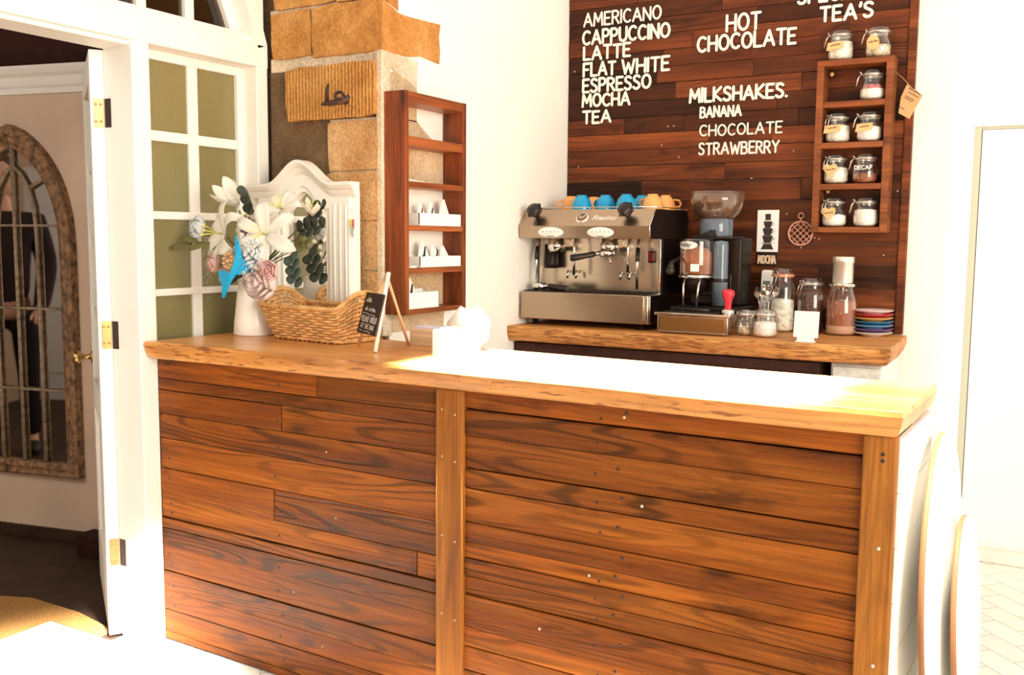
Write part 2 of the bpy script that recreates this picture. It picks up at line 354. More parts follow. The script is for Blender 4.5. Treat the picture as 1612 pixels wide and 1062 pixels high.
# wall above the arch
wl = MB(); pts = [(-2.86, 2.945, 2.262)] + [(-2.86, a, b) for a, b in arcpts(AC[0], AC[1], 1.586, a_s, 180 - a_s, 40)] + [(-2.86, -.09, 2.262), (-2.86, -.09, 3.6), (-2.86, 2.945, 3.6)]
wl.poly(pts, (-.16, 0, 0)); wl.box(-3.02, -2.86, -1.6, -.08, 0, 3.6)
struct(wl.build('wall_left', M['wall']))
# side window: sash with two columns of panes
def side_window(name, cols, y0, y1):
    win = MB(); rows = [(1.884, 2.137), (1.590, 1.846), (1.302, 1.560), (1.018, 1.275)]
    xs0, xs1 = -2.955, -2.915
    win.box(xs0, xs1, y0, cols[0][0], .98, 2.172, .003); win.box(xs0, xs1, cols[1][1], y1, .98, 2.172, .003)
    win.box(xs0, xs1, cols[0][0], cols[1][1], 2.137, 2.172, .003)
    win.box(xs0 + .002, xs1 - .006, cols[0][1], cols[1][0], .98, 2.14, .004)
    for (b0, _), (_, t1) in zip(rows[:-1], rows[1:]): win.box(xs0, xs1 - .004, cols[0][0], cols[1][1], t1, b0, .004)
    win.box(xs0, xs1, y0, y1, 0, 1.02, .003)
    f = win.build(name, M['white']); struct(f)
    g = MB()
    for (a, b) in cols:
        for (c, d) in rows: g.box(-2.938, -2.932, a - .004, b + .004, c - .004, d + .004)
    q = g.build('panes', M['frost'], f); return f
m, nt, p = new_mat('frosted_olive_glass')
p.inputs['Base Color'].default_value = (.30, .262, .115, 1); p.inputs['Roughness'].default_value = .22; p.inputs['Transmission Weight'].default_value = .25; p.inputs['Specular IOR Level'].default_value = .5
tc = nt.nodes.new('ShaderNodeTexCoord'); ns = nt.nodes.new('ShaderNodeTexNoise'); ns.inputs['Scale'].default_value = 60; ns.inputs['Detail'].default_value = 4; L(nt, tc.outputs['Object'], ns.inputs[0])
bp = nt.nodes.new('ShaderNodeBump'); bp.inputs['Strength'].default_value = .35; bp.inputs['Distance'].default_value = .006; L(nt, ns.outputs['Fac'], bp.inputs['Height']); L(nt, bp.outputs[0], p.inputs['Normal'])
M['frost'] = m
side_window('window_1', [(2.425, 2.605), (2.653, 2.85)], 2.362, 2.883)
side_window('window_2', [(.02, .21), (.26, .44)], -.02, .504)
# fanlight
fan = MB(); ring(fan, 1.488, 1.537, -2.955, -2.915, math.degrees(math.asin((2.303 - AC[1]) / 1.5)), 180 - math.degrees(math.asin((2.303 - AC[1]) / 1.5)))
for yb in (2.62, 2.40, 2.18, 1.80, 1.433, 1.06, .69, .46, .24):
    zt = AC[1] + math.sqrt(1.49 ** 2 - (yb - AC[1] * 0 - AC[0]) ** 2); fan.box(-2.953, -2.917, yb - .021, yb + .021, 2.30, zt, .003)
fo = struct(fan.build('window_3', M['white']))
g = MB(); g.poly([(-2.936, a, b) for a, b in arcpts(AC[0], AC[1], 1.49, 20.9, 159.1, 40)], (-.004, 0, 0)); M['fanglass'] = glassy('dark_window_glass', (.55, .48, .42), .03, .28); g.build('panes', M['fanglass'], fo)

# open glazed door leaf seen on its hinge edge
lf = bpy.data.objects.new('door_1', None); COL.objects.link(lf); lf.location = (-3.02, 2.252, 0); lf.rotation_euler = (0, 0, math.radians(145.5)); lf['kind'] = 'structure'
W, T = .735, -.05          # local: x from hinge outwards, y 0 (room face) .. -T
d = MB()
for a, b in ((0, .10), (W - .10, W)): d.box(a, b, T, 0, .012, 2.15, .003)
for a, b in ((.012, .24), (.78, .90), (2.05, 2.15)): d.box(.10, W - .10, T, 0, a, b, .003)
d.box(.10, W - .10, T + .015, -.015, .24, .78)
for z in (1.17, 1.46, 1.75): d.box(.10, W - .10, T + .01, -.01, z, z + .03, .003)
d.box(W / 2 - .015, W / 2 + .015, T + .01, -.01, .9, 2.05, .003)
d.build('leaf', M['white'], lf)
g = MB(); g.box(.10, W - .10, T / 2 - .003, T / 2 + .003, .9, 2.05); g.build('panes', M['frost'], lf)
for z in (.33, 1.14, 1.93):
    h = MB(); h.box(-.003, .0, T + .006, -.012, z - .05, z + .05, .001)
    for k in (-.03, .03):
        for yy in (-.018, -.034): h.lathe([(0, .002), (.004, .0015), (.005, 0)], n=10, mat=Matrix.Translation((-.003, yy, z + k)) @ Matrix.Rotation(-PI / 2, 4, 'Y'))
    ho = h.build('hinge', M['brass'], lf)
    kn = MB()
    for q in range(5): kn.lathe([(.0001, -.0095), (.007, -.0095), (.007, .0095), (.0001, .0095)], (-.006, T - .004, z - .04 + q * .02), 12)
    kn.build('hinge_barrel', M['brass'], ho)
    jp = MB(); jp.box(-.002, .0, -.04, .002, z - .05, z + .05, .001, mat=Matrix.Translation((-.010, T - .006, 0)) @ Matrix.Rotation(math.radians(-55.5), 4, 'Z'))
    jp.build('hinge_plate', M['iron'], ho)
inv_ = (Matrix.Translation(lf.location) @ Matrix.Rotation(math.radians(145.5), 4, 'Z')).inverted()
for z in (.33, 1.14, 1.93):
    h = MB(); h.box(-2.985, -2.955, 2.2855, 2.2875, z - .05, z + .05, .0005); h.bm.transform(inv_); h.build('shaded_jamb_plate', M['iron'], lf)  # dark iron colour stands for a hinge plate lying in shade
kb = MB(); R = Matrix.Translation((W - .06, .0, .985)) @ Matrix.Rotation(-PI / 2, 4, 'X')
kb.lathe([(.0001, 0), (.026, 0), (.026, .004), (.012, .008), (.009, .03), (.012, .036), (.024, .044), (.03, .056), (.029, .068), (.02, .078), (.0001, .081)], n=24, mat=R)
kb.build('door_knob', M['brass'], lf)

# entrance hall behind the doorway
TH = math.radians(12); WO = Vector((-4.4, 2.86, 0)); WU = Vector((math.cos(TH), math.sin(TH), 0)); WN = Vector((WU.y, -WU.x, 0))   # WN faces the doorway
def hallM(): return Matrix(((WU.x, -WN.x, 0, WO.x), (WU.y, -WN.y, 0, WO.y), (0, 0, 1, 0), (0, 0, 0, 1)))    # local x along wall, -y towards viewer
HM = hallM()
M['hallwall'] = paint('pinkish_plaster', (.70, .53, .40), .8, spec=.1, var=.12, vscale=3)
M['halldark'] = paint('dark_brown_paint', (.035, .012, .009), .7, spec=.15, var=.3, vscale=20)
M['hallfloor'] = paint('dark_hall_floor', (.045, .024, .014), .6, spec=.25, var=.35, vscale=9)
h = MB(); h.box(-2.6, 1.46, 0, .12, 0, 2.285, mat=HM); struct(h.build('wall_entry', M['hallwall']))
h = MB(); h.box(-2.6, 1.46, 0, .12, 2.285, 3.62, mat=HM); struct(h.build('wall_entry_upper', M['halldark']))
h = MB()
prof = [(0, 2.16), (-.012, 2.16), (-.012, 2.185), (-.022, 2.195), (-.022, 2.235), (-.04, 2.25), (-.05, 2.27), (-.05, 2.285), (0, 2.285)]
h.poly([HM @ Vector((-2.5, a, b)) for a, b in prof], WU * 3.9); struct(h.build('trim_3', M['white']))
h = MB(); h.box(-2.5, 1.44, -.014, 0, 0, .06, .004, mat=HM); struct(h.build('baseboard_entry', M['hallfloor']))
h = MB(); h.box(-6.9, -3.0, -1.0, 3.3, -.06, 0); struct(h.build('floor_entry', M['hallfloor']))
h = MB(); h.box(-7.0, -2.9, -1.1, 3.4, 3.6, 3.7); struct(h.build('ceiling_entry', M['halldark']))
h = MB(); h.box(-7.0, -6.9, -1.1, 2.5, 0, 3.6); struct(h.build('wall_entry_far', M['hallwall']))
h = MB(); h.box(-6.9, -3.02, -1.1, -1.0, 0, 3.6); struct(h.build('wall_entry_front', M['hallwall']))
# coir mat fitted round the step
c = MB(); c.poly([(-4.5, .7, .001), (-3.325, .7, .001), (-3.325, 2.225, .001), (-3.06, 2.225, .001), (-3.06, 2.29, .001), (-3.3, 2.33, .001), (-3.6, 2.33, .001), (-3.8, 2.25, .001), (-4.5, 2.2, .001)], (0, 0, .016))
m = paint('golden_coir', (.42, .22, .075), .95, spec=.05, var=.4, vscale=120, bump=1.0, bscale=160); M['coir'] = m
tag(c.build('doormat', m), 'golden brown coir doormat just inside the open white door', 'doormat')
b = MB(); b.box(-3.97, -3.80, 2.80, 2.90, 0, .10, .006); tag(b.build('wooden_block', M['halldark']), 'small dark wooden block on the hall floor below the arched mirror', 'block')

# stone pier at the end of the doorway wall (front face y = 2.945, right face x = -2.268)
M['stone'] = stone_mat('orange_sandstone', (.34, .145, .036), (.52, .245, .07), (.66, .37, .135))
M['stone_t'] = stone_mat('tooled_sandstone', (.40, .175, .045), (.56, .275, .08), (.66, .36, .13), 'X', 120)
M['stone_l'] = stone_mat('weathered_sandstone', (.36, .18, .065), (.57, .33, .145), (.74, .50, .26))
M['stone_p'] = stone_mat('pale_sandstone', (.45, .30, .16), (.60, .43, .26), (.74, .58, .40))
M['cement'] = stone_mat('brown_cement_render', (.105, .062, .034), (.17, .108, .06), (.26, .175, .10))
M['mortar'] = stone_mat('pale_lime_mortar', (.55, .42, .28), (.70, .57, .42), (.84, .74, .60))
core = MB()
core.mi = 0; core.box(-3.0, -2.275, 2.975, 3.2, 0, 3.6)              # recessed render
def block(mi, x0, x1, z0, z1, out=.0, rough=.003, bev=.008):
    core.mi = mi; core.rnd()
    n = 6; pts = []
    def j(): return (random.random() - .5) * 2 * rough
    for i in range(n): pts.append((x0 + (x1 - x0) * i / n + (0 if i else bev), z0 + j()))
    for i in range(3): pts.append((x1 + (j() if i else 0) - (0 if i else bev * .3), z0 + (z1 - z0) * (i / 3) + (0 if i else bev * .6)))
    for i in range(n): pts.append((x1 - (x1 - x0) * i / n - (0 if i else bev), z1 + j()))
    for i in range(3): pts.append((x0 + (j() if i else 0), z1 - (z1 - z0) * i / 3 - (0 if i else bev)))
    core.poly([(a, 2.945 - out, b) for a, b in pts], (0, .06 + out, 0))
M_P = [M['cement'], M['stone'], M['stone_t'], M['stone_p'], M['mortar'], M['stone_l']]
block(2, -2.735, -2.284, 1.958, 2.162, .014, .003, .014)
block(1, -2.815, -2.606, 2.205, 2.385, .004); block(1, -2.60, -2.283, 2.195, 2.388, .006)
block(1, -2.80, -2.49, 2.395, 2.60, .006); block(1, -2.485, -2.283, 2.395, 2.60, .004); block(1, -2.84, -2.283, 2.605, 2.85); block(1, -2.84, -2.283, 2.855, 3.1); block(1, -2.84, -2.283, 3.105, 3.6)
block(5, -2.528, -2.283, 1.757, 1.945, .002, .002, .005); block(5, -2.532, -2.283, 1.566, 1.751, .003, .002, .005); block(5, -2.526, -2.283, 1.375, 1.561, .001, .002, .005); block(5, -2.525, -2.283, 1.13, 1.370, .003, .002, .005); block(1, -2.84, -2.283, 0, 1.12)
core.mi = 4; core.box(-2.527, -2.285, 2.9535, 2.99, 1.12, 1.955, .002); core.box(-2.83, -2.285, 2.952, 2.99, 2.155, 2.21, .004); core.box(-2.83, -2.285, 2.954, 2.99, 2.375, 2.40, .004); core.box(-2.293, -2.2625, 2.9435, 3.0, 1.12, 2.197, .006)
core.mi = 0; core.box(-2.84, -2.53, 2.957, 2.99, 1.12, 2.16, .003)
# stones that run round the corner on the right face
def side(mi, pts, out=.006):
    core.mi = mi; core.poly([(-2.268 + out, a, b) for a, b in pts], (-.03 - out, 0, 0))
side(1, [(2.945, 2.20), (3.02, 2.197), (3.12, 2.20), (3.20, 2.215), (3.325, 2.205), (3.33, 2.26), (3.322, 2.31), (3.332, 2.362), (3.20, 2.355), (3.10, 2.35), (3.045, 2.352), (2.945, 2.39)])
side(1, [(2.945, 2.395), (3.05, 2.36), (3.048, 2.44), (3.052, 2.52), (3.04, 2.6), (2.945, 2.605)], .004)
side(4, [(2.946, 2.12), (3.0, 2.14), (3.10, 2.11), (3.17, 2.08), (3.175, 2.19), (3.08, 2.197), (2.946, 2.20)], .004)
side(3, [(2.97, 1.96), (3.17, 1.955), (3.172, 2.08), (3.10, 2.12), (3.03, 2.135), (2.97, 2.11)], .003)
side(3, [(2.96, 1.74), (3.36, 1.72), (3.42, 1.78), (3.40, 1.85), (3.27, 1.90), (3.20, 1.94), (3.17, 1.96), (2.96, 1.96)], .003)
side(4, [(2.96, 1.45), (3.08, 1.46), (3.09, 1.58), (3.07, 1.73), (2.96, 1.73)], .003)
side(3, [(2.96, 1.13), (3.36, 1.13), (3.37, 1.25), (3.36, 1.36), (3.2, 1.37), (2.96, 1.36)], .003)
struct(core.build('wall_pier', M_P))
ik = MB()
Hk = Vector((-2.425, 2.93, 2.017))
ik.tube([Hk + Vector(v) for v in ((0, 0, 0), (0, -.05, -.004))], .012); ik.tube([Hk + Vector(v) for v in ((-.075, -.05, -.012), (-.03, -.056, -.012), (.03, -.05, -.006), (.05, -.04, .012))], [.006, .011, .013, .008])
ik.tube([Hk + Vector(v) for v in ((-.05, -.052, -.005), (-.047, -.056, .03), (-.04, -.054, .06))], [.009, .007, .005]); ik.tube([Hk + Vector((.016 + .02 * math.cos(t), -.058, .012 + .014 * math.sin(t))) for t in [i * PI / 5 for i in range(11)]], .006)
tag(ik.build('iron_hook', M['iron']), 'rusty twisted iron hook driven into the tooled stone block', 'hook')
# alcove and other walls
h = MB(); h.box(-2.45, -2.268, 2.99, 4.60, 0, 3.6); struct(h.build('wall_alcove', M['wall']))
h = MB(); h.box(-2.45, -.455, 4.53, 4.62, 0, 3.6); h.box(-.55, -.455, 4.62, 5.02, 0, 3.6); struct(h.build('wall_back', M['wall']))
h = MB(); h.box(-.455, -.405, 5.0, 5.12, 0, 3.6); h.box(-.405, .56, 5.0, 5.12, 2.035, 3.6); h.box(.56, 3.2, 5.0, 5.12, 0, 3.6); struct(h.build('wall_far', M['wall']))
h = MB(); h.box(-.452, -.405, 4.975, 5.0, 0, .285, .004); struct(h.build('trim_4', M['white']))
M['reveal'] = paint('grey_green_reveal_shade', (.50, .50, .40), .6)  # recess shade beside the far door, put into the jamb colour
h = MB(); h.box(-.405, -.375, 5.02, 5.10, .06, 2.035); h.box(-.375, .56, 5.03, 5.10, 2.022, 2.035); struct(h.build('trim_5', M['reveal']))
h = MB(); h.box(-.372, .555, 5.025, 5.075, .062, 2.02, .003); dr = h.build('door_2', M['white']); struct(dr)
h = MB(); h.box(-.45, .60, 4.93, 5.02, 0, .055, .006); struct(h.build('trim_6', M['stonefloor']))
h = MB(); h.tube([(-.523, 4.985, 2.36), (-.523, 4.985, 3.55)], .017, 12); ct = thing('cable_conduit', 'white cable conduit and box high on the wall right of the board', 'conduit', (0, 0, 0))
h.build('pipe', M['white'], ct); h = MB(); h.box(-.562, -.492, 4.95, 5.0, 2.25, 2.375, .006); h.build('junction_box', M['white'], ct)

# ------------------------------------------------------------------ front bar: planked counter and its slab top
CO = (-2.846, 2.36, 0); CR = math.radians(-1.564)
bar = thing('bar_counter', 'long bar counter clad in dark stained reclaimed pine boards with two uprights', 'counter', CO, CR)
rows_l = [1.062, .986, .945, .857, .767, .655, .547, .470, .431, .365, .267, .193, .119, .032, .004]
rows_r = [1.062, 1.008, .930, .834, .775, .672, .612, .563, .508, .452, .352, .293, .22, .13, .06, .004]
def plank_panel(x0, x1, rows, splits, mat='barwood'):
    pn = MB()
    for i in range(len(rows) - 1):
        zt, zb = rows[i], rows[i + 1]; xs = [x0] + splits.get(i, []) + [x1]
        for a, b in zip(xs[:-1], xs[1:]):
            pn.rnd(); dy = (random.random() - .5) * .004; sl = (random.random() - .5) * .003
            g = .0022 if random.random() < .7 else .004
            pn.box(a + .0015, b - .0015, dy, .022 + dy, zb + g / 2 + sl, zt - g / 2 + sl, .0022)
    return pn.build('plank_panel', M[mat], bar)
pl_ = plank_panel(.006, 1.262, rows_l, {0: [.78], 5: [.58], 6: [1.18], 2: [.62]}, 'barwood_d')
pr_ = plank_panel(1.352, 2.470, rows_r, {})
def post(x0, x1, y0):
    q = MB(); q.rnd(); q.box(x0, x1, y0, .02, .004, 1.062, .004); return q.build('upright', M['barpost'], bar)
p1 = post(1.260, 1.357, -.012); p2 = post(2.468, 2.542, -.014)
q = MB(); q.box(.01, 2.535, .024, .05, .004, 1.06); q.box(.01, .05, .05, .46, .004, 1.06); q.box(.05, 2.50, .44, .46, .06, 1.06); q.build('carcass', M['halldark'], bar)
q = MB(); q.rnd()
for i in range(8):
    q.rnd(); q.box(2.535, 2.55, .02, .46, .01 + i * .131, .01 + i * .131 + .128, .002)
q.build('end_panel', M['white'], bar)
# nail heads: one mesh, copied
nl = MB(); nl.lathe([(.0001, -.0016), (.0034, -.0012), (.0038, 0)], n=10, mat=Matrix.Rotation(PI / 2, 4, 'X') @ Matrix.Rotation(PI, 4, 'X'))
nail0 = None
nm = {'dark': M['iron'], 'light': paint('worn_nail_metal', (.62, .52, .40), .4, .6)}
def nail(parent, x, z, y, kind='dark', s=1.0):
    global nail0
    if nail0 is None:
        nail0 = nl.build('nail', nm['dark'], parent); o = nail0
        nail0.data.materials[0] = nm['dark']
    else:
        o = nail0.copy(); COL.objects.link(o); o.parent = parent
    if kind == 'light':
        if 'mesh' not in nm: nm['mesh'] = nail0.data.copy(); nm['mesh'].materials[0] = nm['light']
        o.data = nm['mesh']
    o.location = (x, y, z); o.scale = (s, s, s)
random.seed(11)
for i in range(len(rows_l) - 1):
    zc = (rows_l[i] + rows_l[i + 1]) / 2; hh = rows_l[i] - rows_l[i + 1]
    if hh < .05: continue
    nail(pl_, .04 + random.random() * .02, zc + .018, -.0012, 'dark'); nail(pl_, .05 + random.random() * .02, zc - .016, -.0012, 'dark')
    nail(pl_, .585 + random.random() * .03, zc - .01, -.0012, 'dark', 1.2)
    if i % 2: nail(pl_, .66 + random.random() * .2, zc, -.0012, 'light', .9)
for i in range(len(rows_r) - 2):
    zc = (rows_r[i] + rows_r[i + 1]) / 2; hh = rows_r[i] - rows_r[i + 1]
    nail(pr_, 1.84 + random.random() * .03, zc + .012, -.0012, 'dark', 1.3); nail(pr_, 1.78 + random.random() * .02, zc - .01, -.0012, 'dark')
    if i % 3 == 0: nail(pr_, 1.58 + random.random() * .4, zc, -.0012, 'light', 1.2)
for z in (1.0, .86, .62, .38): nail(p1, 1.283, z, -.0125, 'light', .8); nail(p1, 1.33, z - .012, -.0125, 'light', .8)
for z in (1.02, 1.005): nail(p2, 2.513, z, -.0145, 'dark', 1.2)
for z in (.80, .52): nail(p2, 2.512, z, -.0145, 'light', 1.3)

# slab top with waney front edge (local coordinates of the counter)
tp = MB(); random.seed(3)
n = 60; front = []
for i in range(n + 1):
    t = i / n; x = .006 + t * 2.55
    y = -.045 - .006 * math.sin(t * 9) - .004 * math.sin(t * 23 + 1) - (.012 * max(0, 1 - t * 9)) + (random.random() - .5) * .003
    front.append((x, y))
x0, x1 = .0, 2.553
rings = []
prof = [(0.0, 1.0), (.004, .985), (.0, .8), (.006, .4), (.012, .1), (.018, 0.0)]       # (inset, height fraction)
zt, zb = 1.124, 1.064
back = [(x1 + .004, .02), (x1 + .006, .25), (x1 + .004, .465), (1.6, .466), (.9, .475), (.25, .535), (.012, .54)]
loop0 = front + back
def slab_ring(ins, z):
    r = []
    for i, (x, y) in enumerate(loop0):
        isf = i <= n
        xx = x + (-ins * .9 if (not isf and x > 2) or i == n else 0) + (ins * 1.6 if isf and i < 2 else 0)
        r.append(Vector((xx, y + ins * (1 if isf else (-.2 if y > .4 else 0)), z)))
    return r
tp.strip([slab_ring(.010, zt), slab_ring(.003, zt - .004)] + [slab_ring(a, zb + (zt - zb) * b) for a, b in prof[1:]], True, True, False)
for f in tp.bm.faces: f.smooth = False

bt = thing('bar_worktop', 'thick orange wooden slab top with live front edge on the bar counter', 'worktop', CO, CR)
M['slab'] = wood('oiled_live_edge_slab', (.44, .155, .034), (.66, .28, .075), (.80, .41, .14), 0, .33, .4, along=.9, across=7, pvar=.03, line=.18, knots=False, coat=.2)
def add_bark(m, zt):
    nt = m.node_tree; p = nt.nodes['Principled BSDF']; N = nt.nodes.new
    src = p.inputs['Base Color'].links[0].from_socket
    tc = N('ShaderNodeTexCoord'); mp = N('ShaderNodeMapping'); mp.inputs['Scale'].default_value = (13, 30, 105); L(nt, tc.outputs['Object'], mp.inputs[0])
    n = N('ShaderNodeTexNoise'); n.inputs['Scale'].default_value = 1.0; n.inputs['Detail'].default_value = 6; n.inputs['Roughness'].default_value = .6; L(nt, mp.outputs[0], n.inputs[0])
    n2 = N('ShaderNodeTexNoise'); n2.inputs['Scale'].default_value = 2.2; L(nt, tc.outputs['Object'], n2.inputs[0])
    s = N('ShaderNodeMath'); s.operation = 'MULTIPLY_ADD'; s.inputs[1].default_value = .45; L(nt, n2.outputs['Fac'], s.inputs[0]); L(nt, n.outputs['Fac'], s.inputs[2])
    mr = N('ShaderNodeMapRange'); mr.inputs[1].default_value = .80; mr.inputs[2].default_value = .90; L(nt, s.outputs[0], mr.inputs[0])
    ge = N('ShaderNodeNewGeometry'); sp = N('ShaderNodeSeparateXYZ'); L(nt, ge.outputs['True Normal'], sp.inputs[0])
    lt = N('ShaderNodeMath'); lt.operation = 'LESS_THAN'; lt.inputs[1].default_value = .6; L(nt, sp.outputs['Z'], lt.inputs[0])
    ml = N('ShaderNodeMath'); ml.operation = 'MULTIPLY'; L(nt, lt.outputs[0], ml.inputs[0]); L(nt, mr.outputs[0], ml.inputs[1])
    mx = N('ShaderNodeMix'); mx.data_type = 'RGBA'; L(nt, ml.outputs[0], mx.inputs[0]); L(nt, src, mx.inputs[6]); mx.inputs[7].default_value = (.24, .080, .020, 1)
    L(nt, mx.outputs[2], p.inputs['Base Color'])
add_bark(M['slab'], zt)
tp.build('slab', M['slab'], bt)

# ------------------------------------------------------------------ back counter
bc = thing('back_counter', 'dark wooden base cabinet under the coffee machine worktop', 'cabinet', (0, 0, 0))
q = MB(); q.box(-2.262, -.84, 3.96, 4.50, .0, 1.012, .004); q.build('body', M['halldark'], bc)
q = MB()
for a in (-2.20, -1.74, -1.28): q.box(a, a + .43, 3.945, 3.96, .10, .96, .003)
q.build('door', M['board'], bc)
q = MB(); q.box(-.80, -.60, 3.98, 4.40, .5, 1.014, .008); q.box(-.79, -.61, 3.972, 3.98, .96, 1.0, .002)
tag(q.build('appliance', paint('pale_grey_enamel', (.70, .68, .64), .4, var=.25, vscale=25)), 'pale grey appliance tucked under the right end of the back worktop', 'appliance')
bw = thing('back_worktop', 'thick rough edged wooden slab worktop carrying the coffee machine', 'worktop', (0, 0, 0))
random.seed(5); tb = MB(); front = []
n = 44
for i in range(n + 1):
    t = i / n; x = -2.262 + t * 1.70
    front.append((x, 3.897 + .004 * math.sin(t * 14) + .003 * math.sin(t * 31) + (random.random() - .5) * .003))
back = [(-.566, 4.2), (-.585, 4.496), (-1.4, 4.496), (-2.262, 4.496)]
def rg(ins, z):
    return [Vector((x + (-ins if i >= n and x > -1 else 0), y + (ins if i <= n else 0), z)) for i, (x, y) in enumerate(front + back)]
tb.strip([rg(.008, 1.093), rg(.002, 1.090), rg(0, 1.075), rg(.004, 1.05), rg(.012, 1.03), rg(.02, 1.022)], True, True, False)
M['slab2'] = wood('weathered_slab', (.40, .135, .03), (.58, .24, .065), (.70, .36, .12), 0, .5, .25, along=1.2, across=9, pvar=.03, line=.2, knots=False)
add_bark(M['slab2'], 1.09)
for nd in M['slab2'].node_tree.nodes:
    if nd.type == 'MAP_RANGE' and abs(nd.inputs[1].default_value - .80) < .01: nd.inputs[1].default_value = .68; nd.inputs[2].default_value = .80
tb.build('slab', M['slab2'], bw)

# ------------------------------------------------------------------ menu board on the back wall
mbd = thing('menu_board', 'dark planked wall board hand lettered with coffee and milkshake menu', 'menu board', (0, 0, 0))
random.seed(21); zs = [1.095]
while zs[-1] < 2.80: zs.append(zs[-1] + (.099 if zs[-1] < 1.72 else .0785))
q = MB(); X0, X1 = -2.264, -.640
for a, b in zip(zs[:-1], zs[1:]):
    cuts = [X0]; x = X0 + random.uniform(.25, .9)
    while x < X1 - .15: cuts.append(x); x += random.uniform(.3, .85)
    cuts.append(X1)
    for c0, c1 in zip(cuts[:-1], cuts[1:]):
        q.rnd(); d0 = (random.random() - .5) * .004
        q.box(c0 + .0006, c1 - .0006, 4.503 + d0, 4.524, a + .0009, b - .0009, .0014)
q.build('planks', M['board'], mbd)
q = MB(); q.rnd(); q.box(-.640, -.606, 4.494, 4.526, 1.095, 2.82, .003); q.build('edge_strip', M['board'], mbd)
Y = 4.5005
T_ = [('AMERICANO', -2.180, -1.770, 2.568, .060, -.012), ('CAPPUCCINO', -2.184, -1.724, 2.479, .064, -.008), ('LATTE', -2.178, -1.927, 2.403, .062, -.01),
      ('FLAT', -2.178, -2.005, 2.322, .062, -.004), ('WHITE', -1.965, -1.722, 2.319, .064, -.002), ('ESPRESSO', -2.180, -1.816, 2.243, .062, -.008), ('MOCHA', -2.181, -1.925, 2.170, .058, -.01), ('TEA', -2.177, -2.026, 2.088, .058, -.01),
      ('HOT', -1.440, -1.284, 2.473, .072, 0), ('CHOCOLATE', -1.578, -1.120, 2.392, .066, 0), ('MILKSHAKES.', -1.610, -1.150, 2.157, .060, -.006),
      ('BANANA', -1.556, -1.360, 2.083, .046, 0), ('CHOCOLATE', -1.556, -1.166, 1.996, .049, -.004), ('STRAWBERRY', -1.558, -1.178, 1.908, .052, -.01),
      ("TEA'S", -1.012, -.792, 2.473, .060, 0), ('SPECIALITY', -1.113, -.700, 2.562, .062, 0)]
thinset = {11: .0095, 12: .0075, 13: .0085, 0: .0095}
for i, (t, a, b, z, hgt, sl) in enumerate(T_):
    q = MB(); random.seed(40 + i); lettering(q, t, a, b, z, hgt, Y, thinset.get(i, .0125), .0022, None, sl * .6, .05)
    q.build('lettering', M['letter'], mbd)
nl2 = MB(); nl2.lathe([(.0001, -.002), (.0035, -.001), (.004, 0)], n=8, mat=Matrix.Rotation(PI / 2, 4, 'X') @ Matrix.Rotation(PI, 4, 'X'))
n0 = nl2.build('nail', nm['light'], mbd, (-1.13, Y, 1.625)); random.seed(9)
for (x, z) in ((-2.23, 2.35), (-1.72, 2.05), (-1.69, 2.05), (-1.66, 1.90), (-1.11, 1.91), (-1.06, 1.47), (-.70, 1.44), (-1.20, 2.22), (-1.0, 1.515), (-.98, 1.51), (-.655, 1.72), (-1.75, 1.96), (-2.2, 1.87), (-1.3, 1.79)):
    o = n0.copy(); COL.objects.link(o); o.parent = mbd; o.location = (x, Y, z)

# ------------------------------------------------------------------ espresso machine
EX0, EX1 = -2.252, -1.600
em = thing('espresso_machine', 'two group stainless steel espresso machine standing on the back worktop', 'coffee machine', (-1.926, 4.2, 1.093))
def lo(o, root):            # build in world coordinates, parent to a root that is only translated
    o.parent = root; o.location = Vector(o.location) - root.location; return o
def P(mb, name, mat, root, parent=None):
    o = mb.build(name, mat)
    if parent is None: return lo(o, root)
    o.parent = parent; return o
q = MB(); q.box(EX0, EX1 - .022, 4.0, 4.42, 1.122, 1.252, .004); base = P(q, 'drip_tray_base', M['steel'], em)
q = MB(); q.box(EX1 - .0215, EX1 + .0, 4.0, 4.02, 1.122, 1.252, .008); q.box(EX1 - .022, EX1, 4.02, 4.42, 1.122, 1.25, .002); P(q, 'base_corner', M['panelsteel'], em)
q = MB(); q.box(EX0 + .012, EX1 - .03, 4.008, 4.19, 1.250, 1.2565)
for i in range(22): q.box(EX0 + .03 + i * .027, EX0 + .036 + i * .027, 4.02, 4.185, 1.2565, 1.2595)
P(q, 'drip_grille', M['darkmetal'], em)
q = MB(); q.box(EX0 + .01, EX1 - .035, 4.19, 4.21, 1.252, 1.51, .002); P(q, 'splash_panel', M['panelsteel'], em)
q = MB(); q.box(EX1 - .034, EX1 - .018, 4.185, 4.20, 1.20, 1.51, .002); P(q, 'corner_strip', M['chrome'], em)
q = MB(); q.box(EX0, EX0 + .012, 4.185, 4.20, 1.25, 1.51, .002); P(q, 'corner_strip', M['chrome'], em)
q = MB(); q.box(EX0, EX1 - .018, 4.21, 4.475, 1.122, 1.51, .004); P(q, 'body', M['darkmetal'], em)
hp = [(4.0, 1.504), (3.992, 1.56), (4.065, 1.638), (4.47, 1.638), (4.47, 1.504)]
q = MB(); q.poly([(EX0 - .008, a, b) for a, b in hp], (EX1 - EX0 + .006, 0, 0)); hood = P(q, 'hood', M['steel'], em)
q = MB(); q.poly([(EX1 - .001, a, b) for a, b in [(4.008, 1.506), (4.002, 1.56), (4.07, 1.634), (4.468, 1.636), (4.468, 1.506)]], (.006, 0, 0)); P(q, 'hood_side', M['darkmetal'], em)
q = MB(); q.tube([(EX1 + .001, a, b) for a, b in hp[:3]], .003, 6); P(q, 'hood_edge', M['chrome'], em)
q = MB()
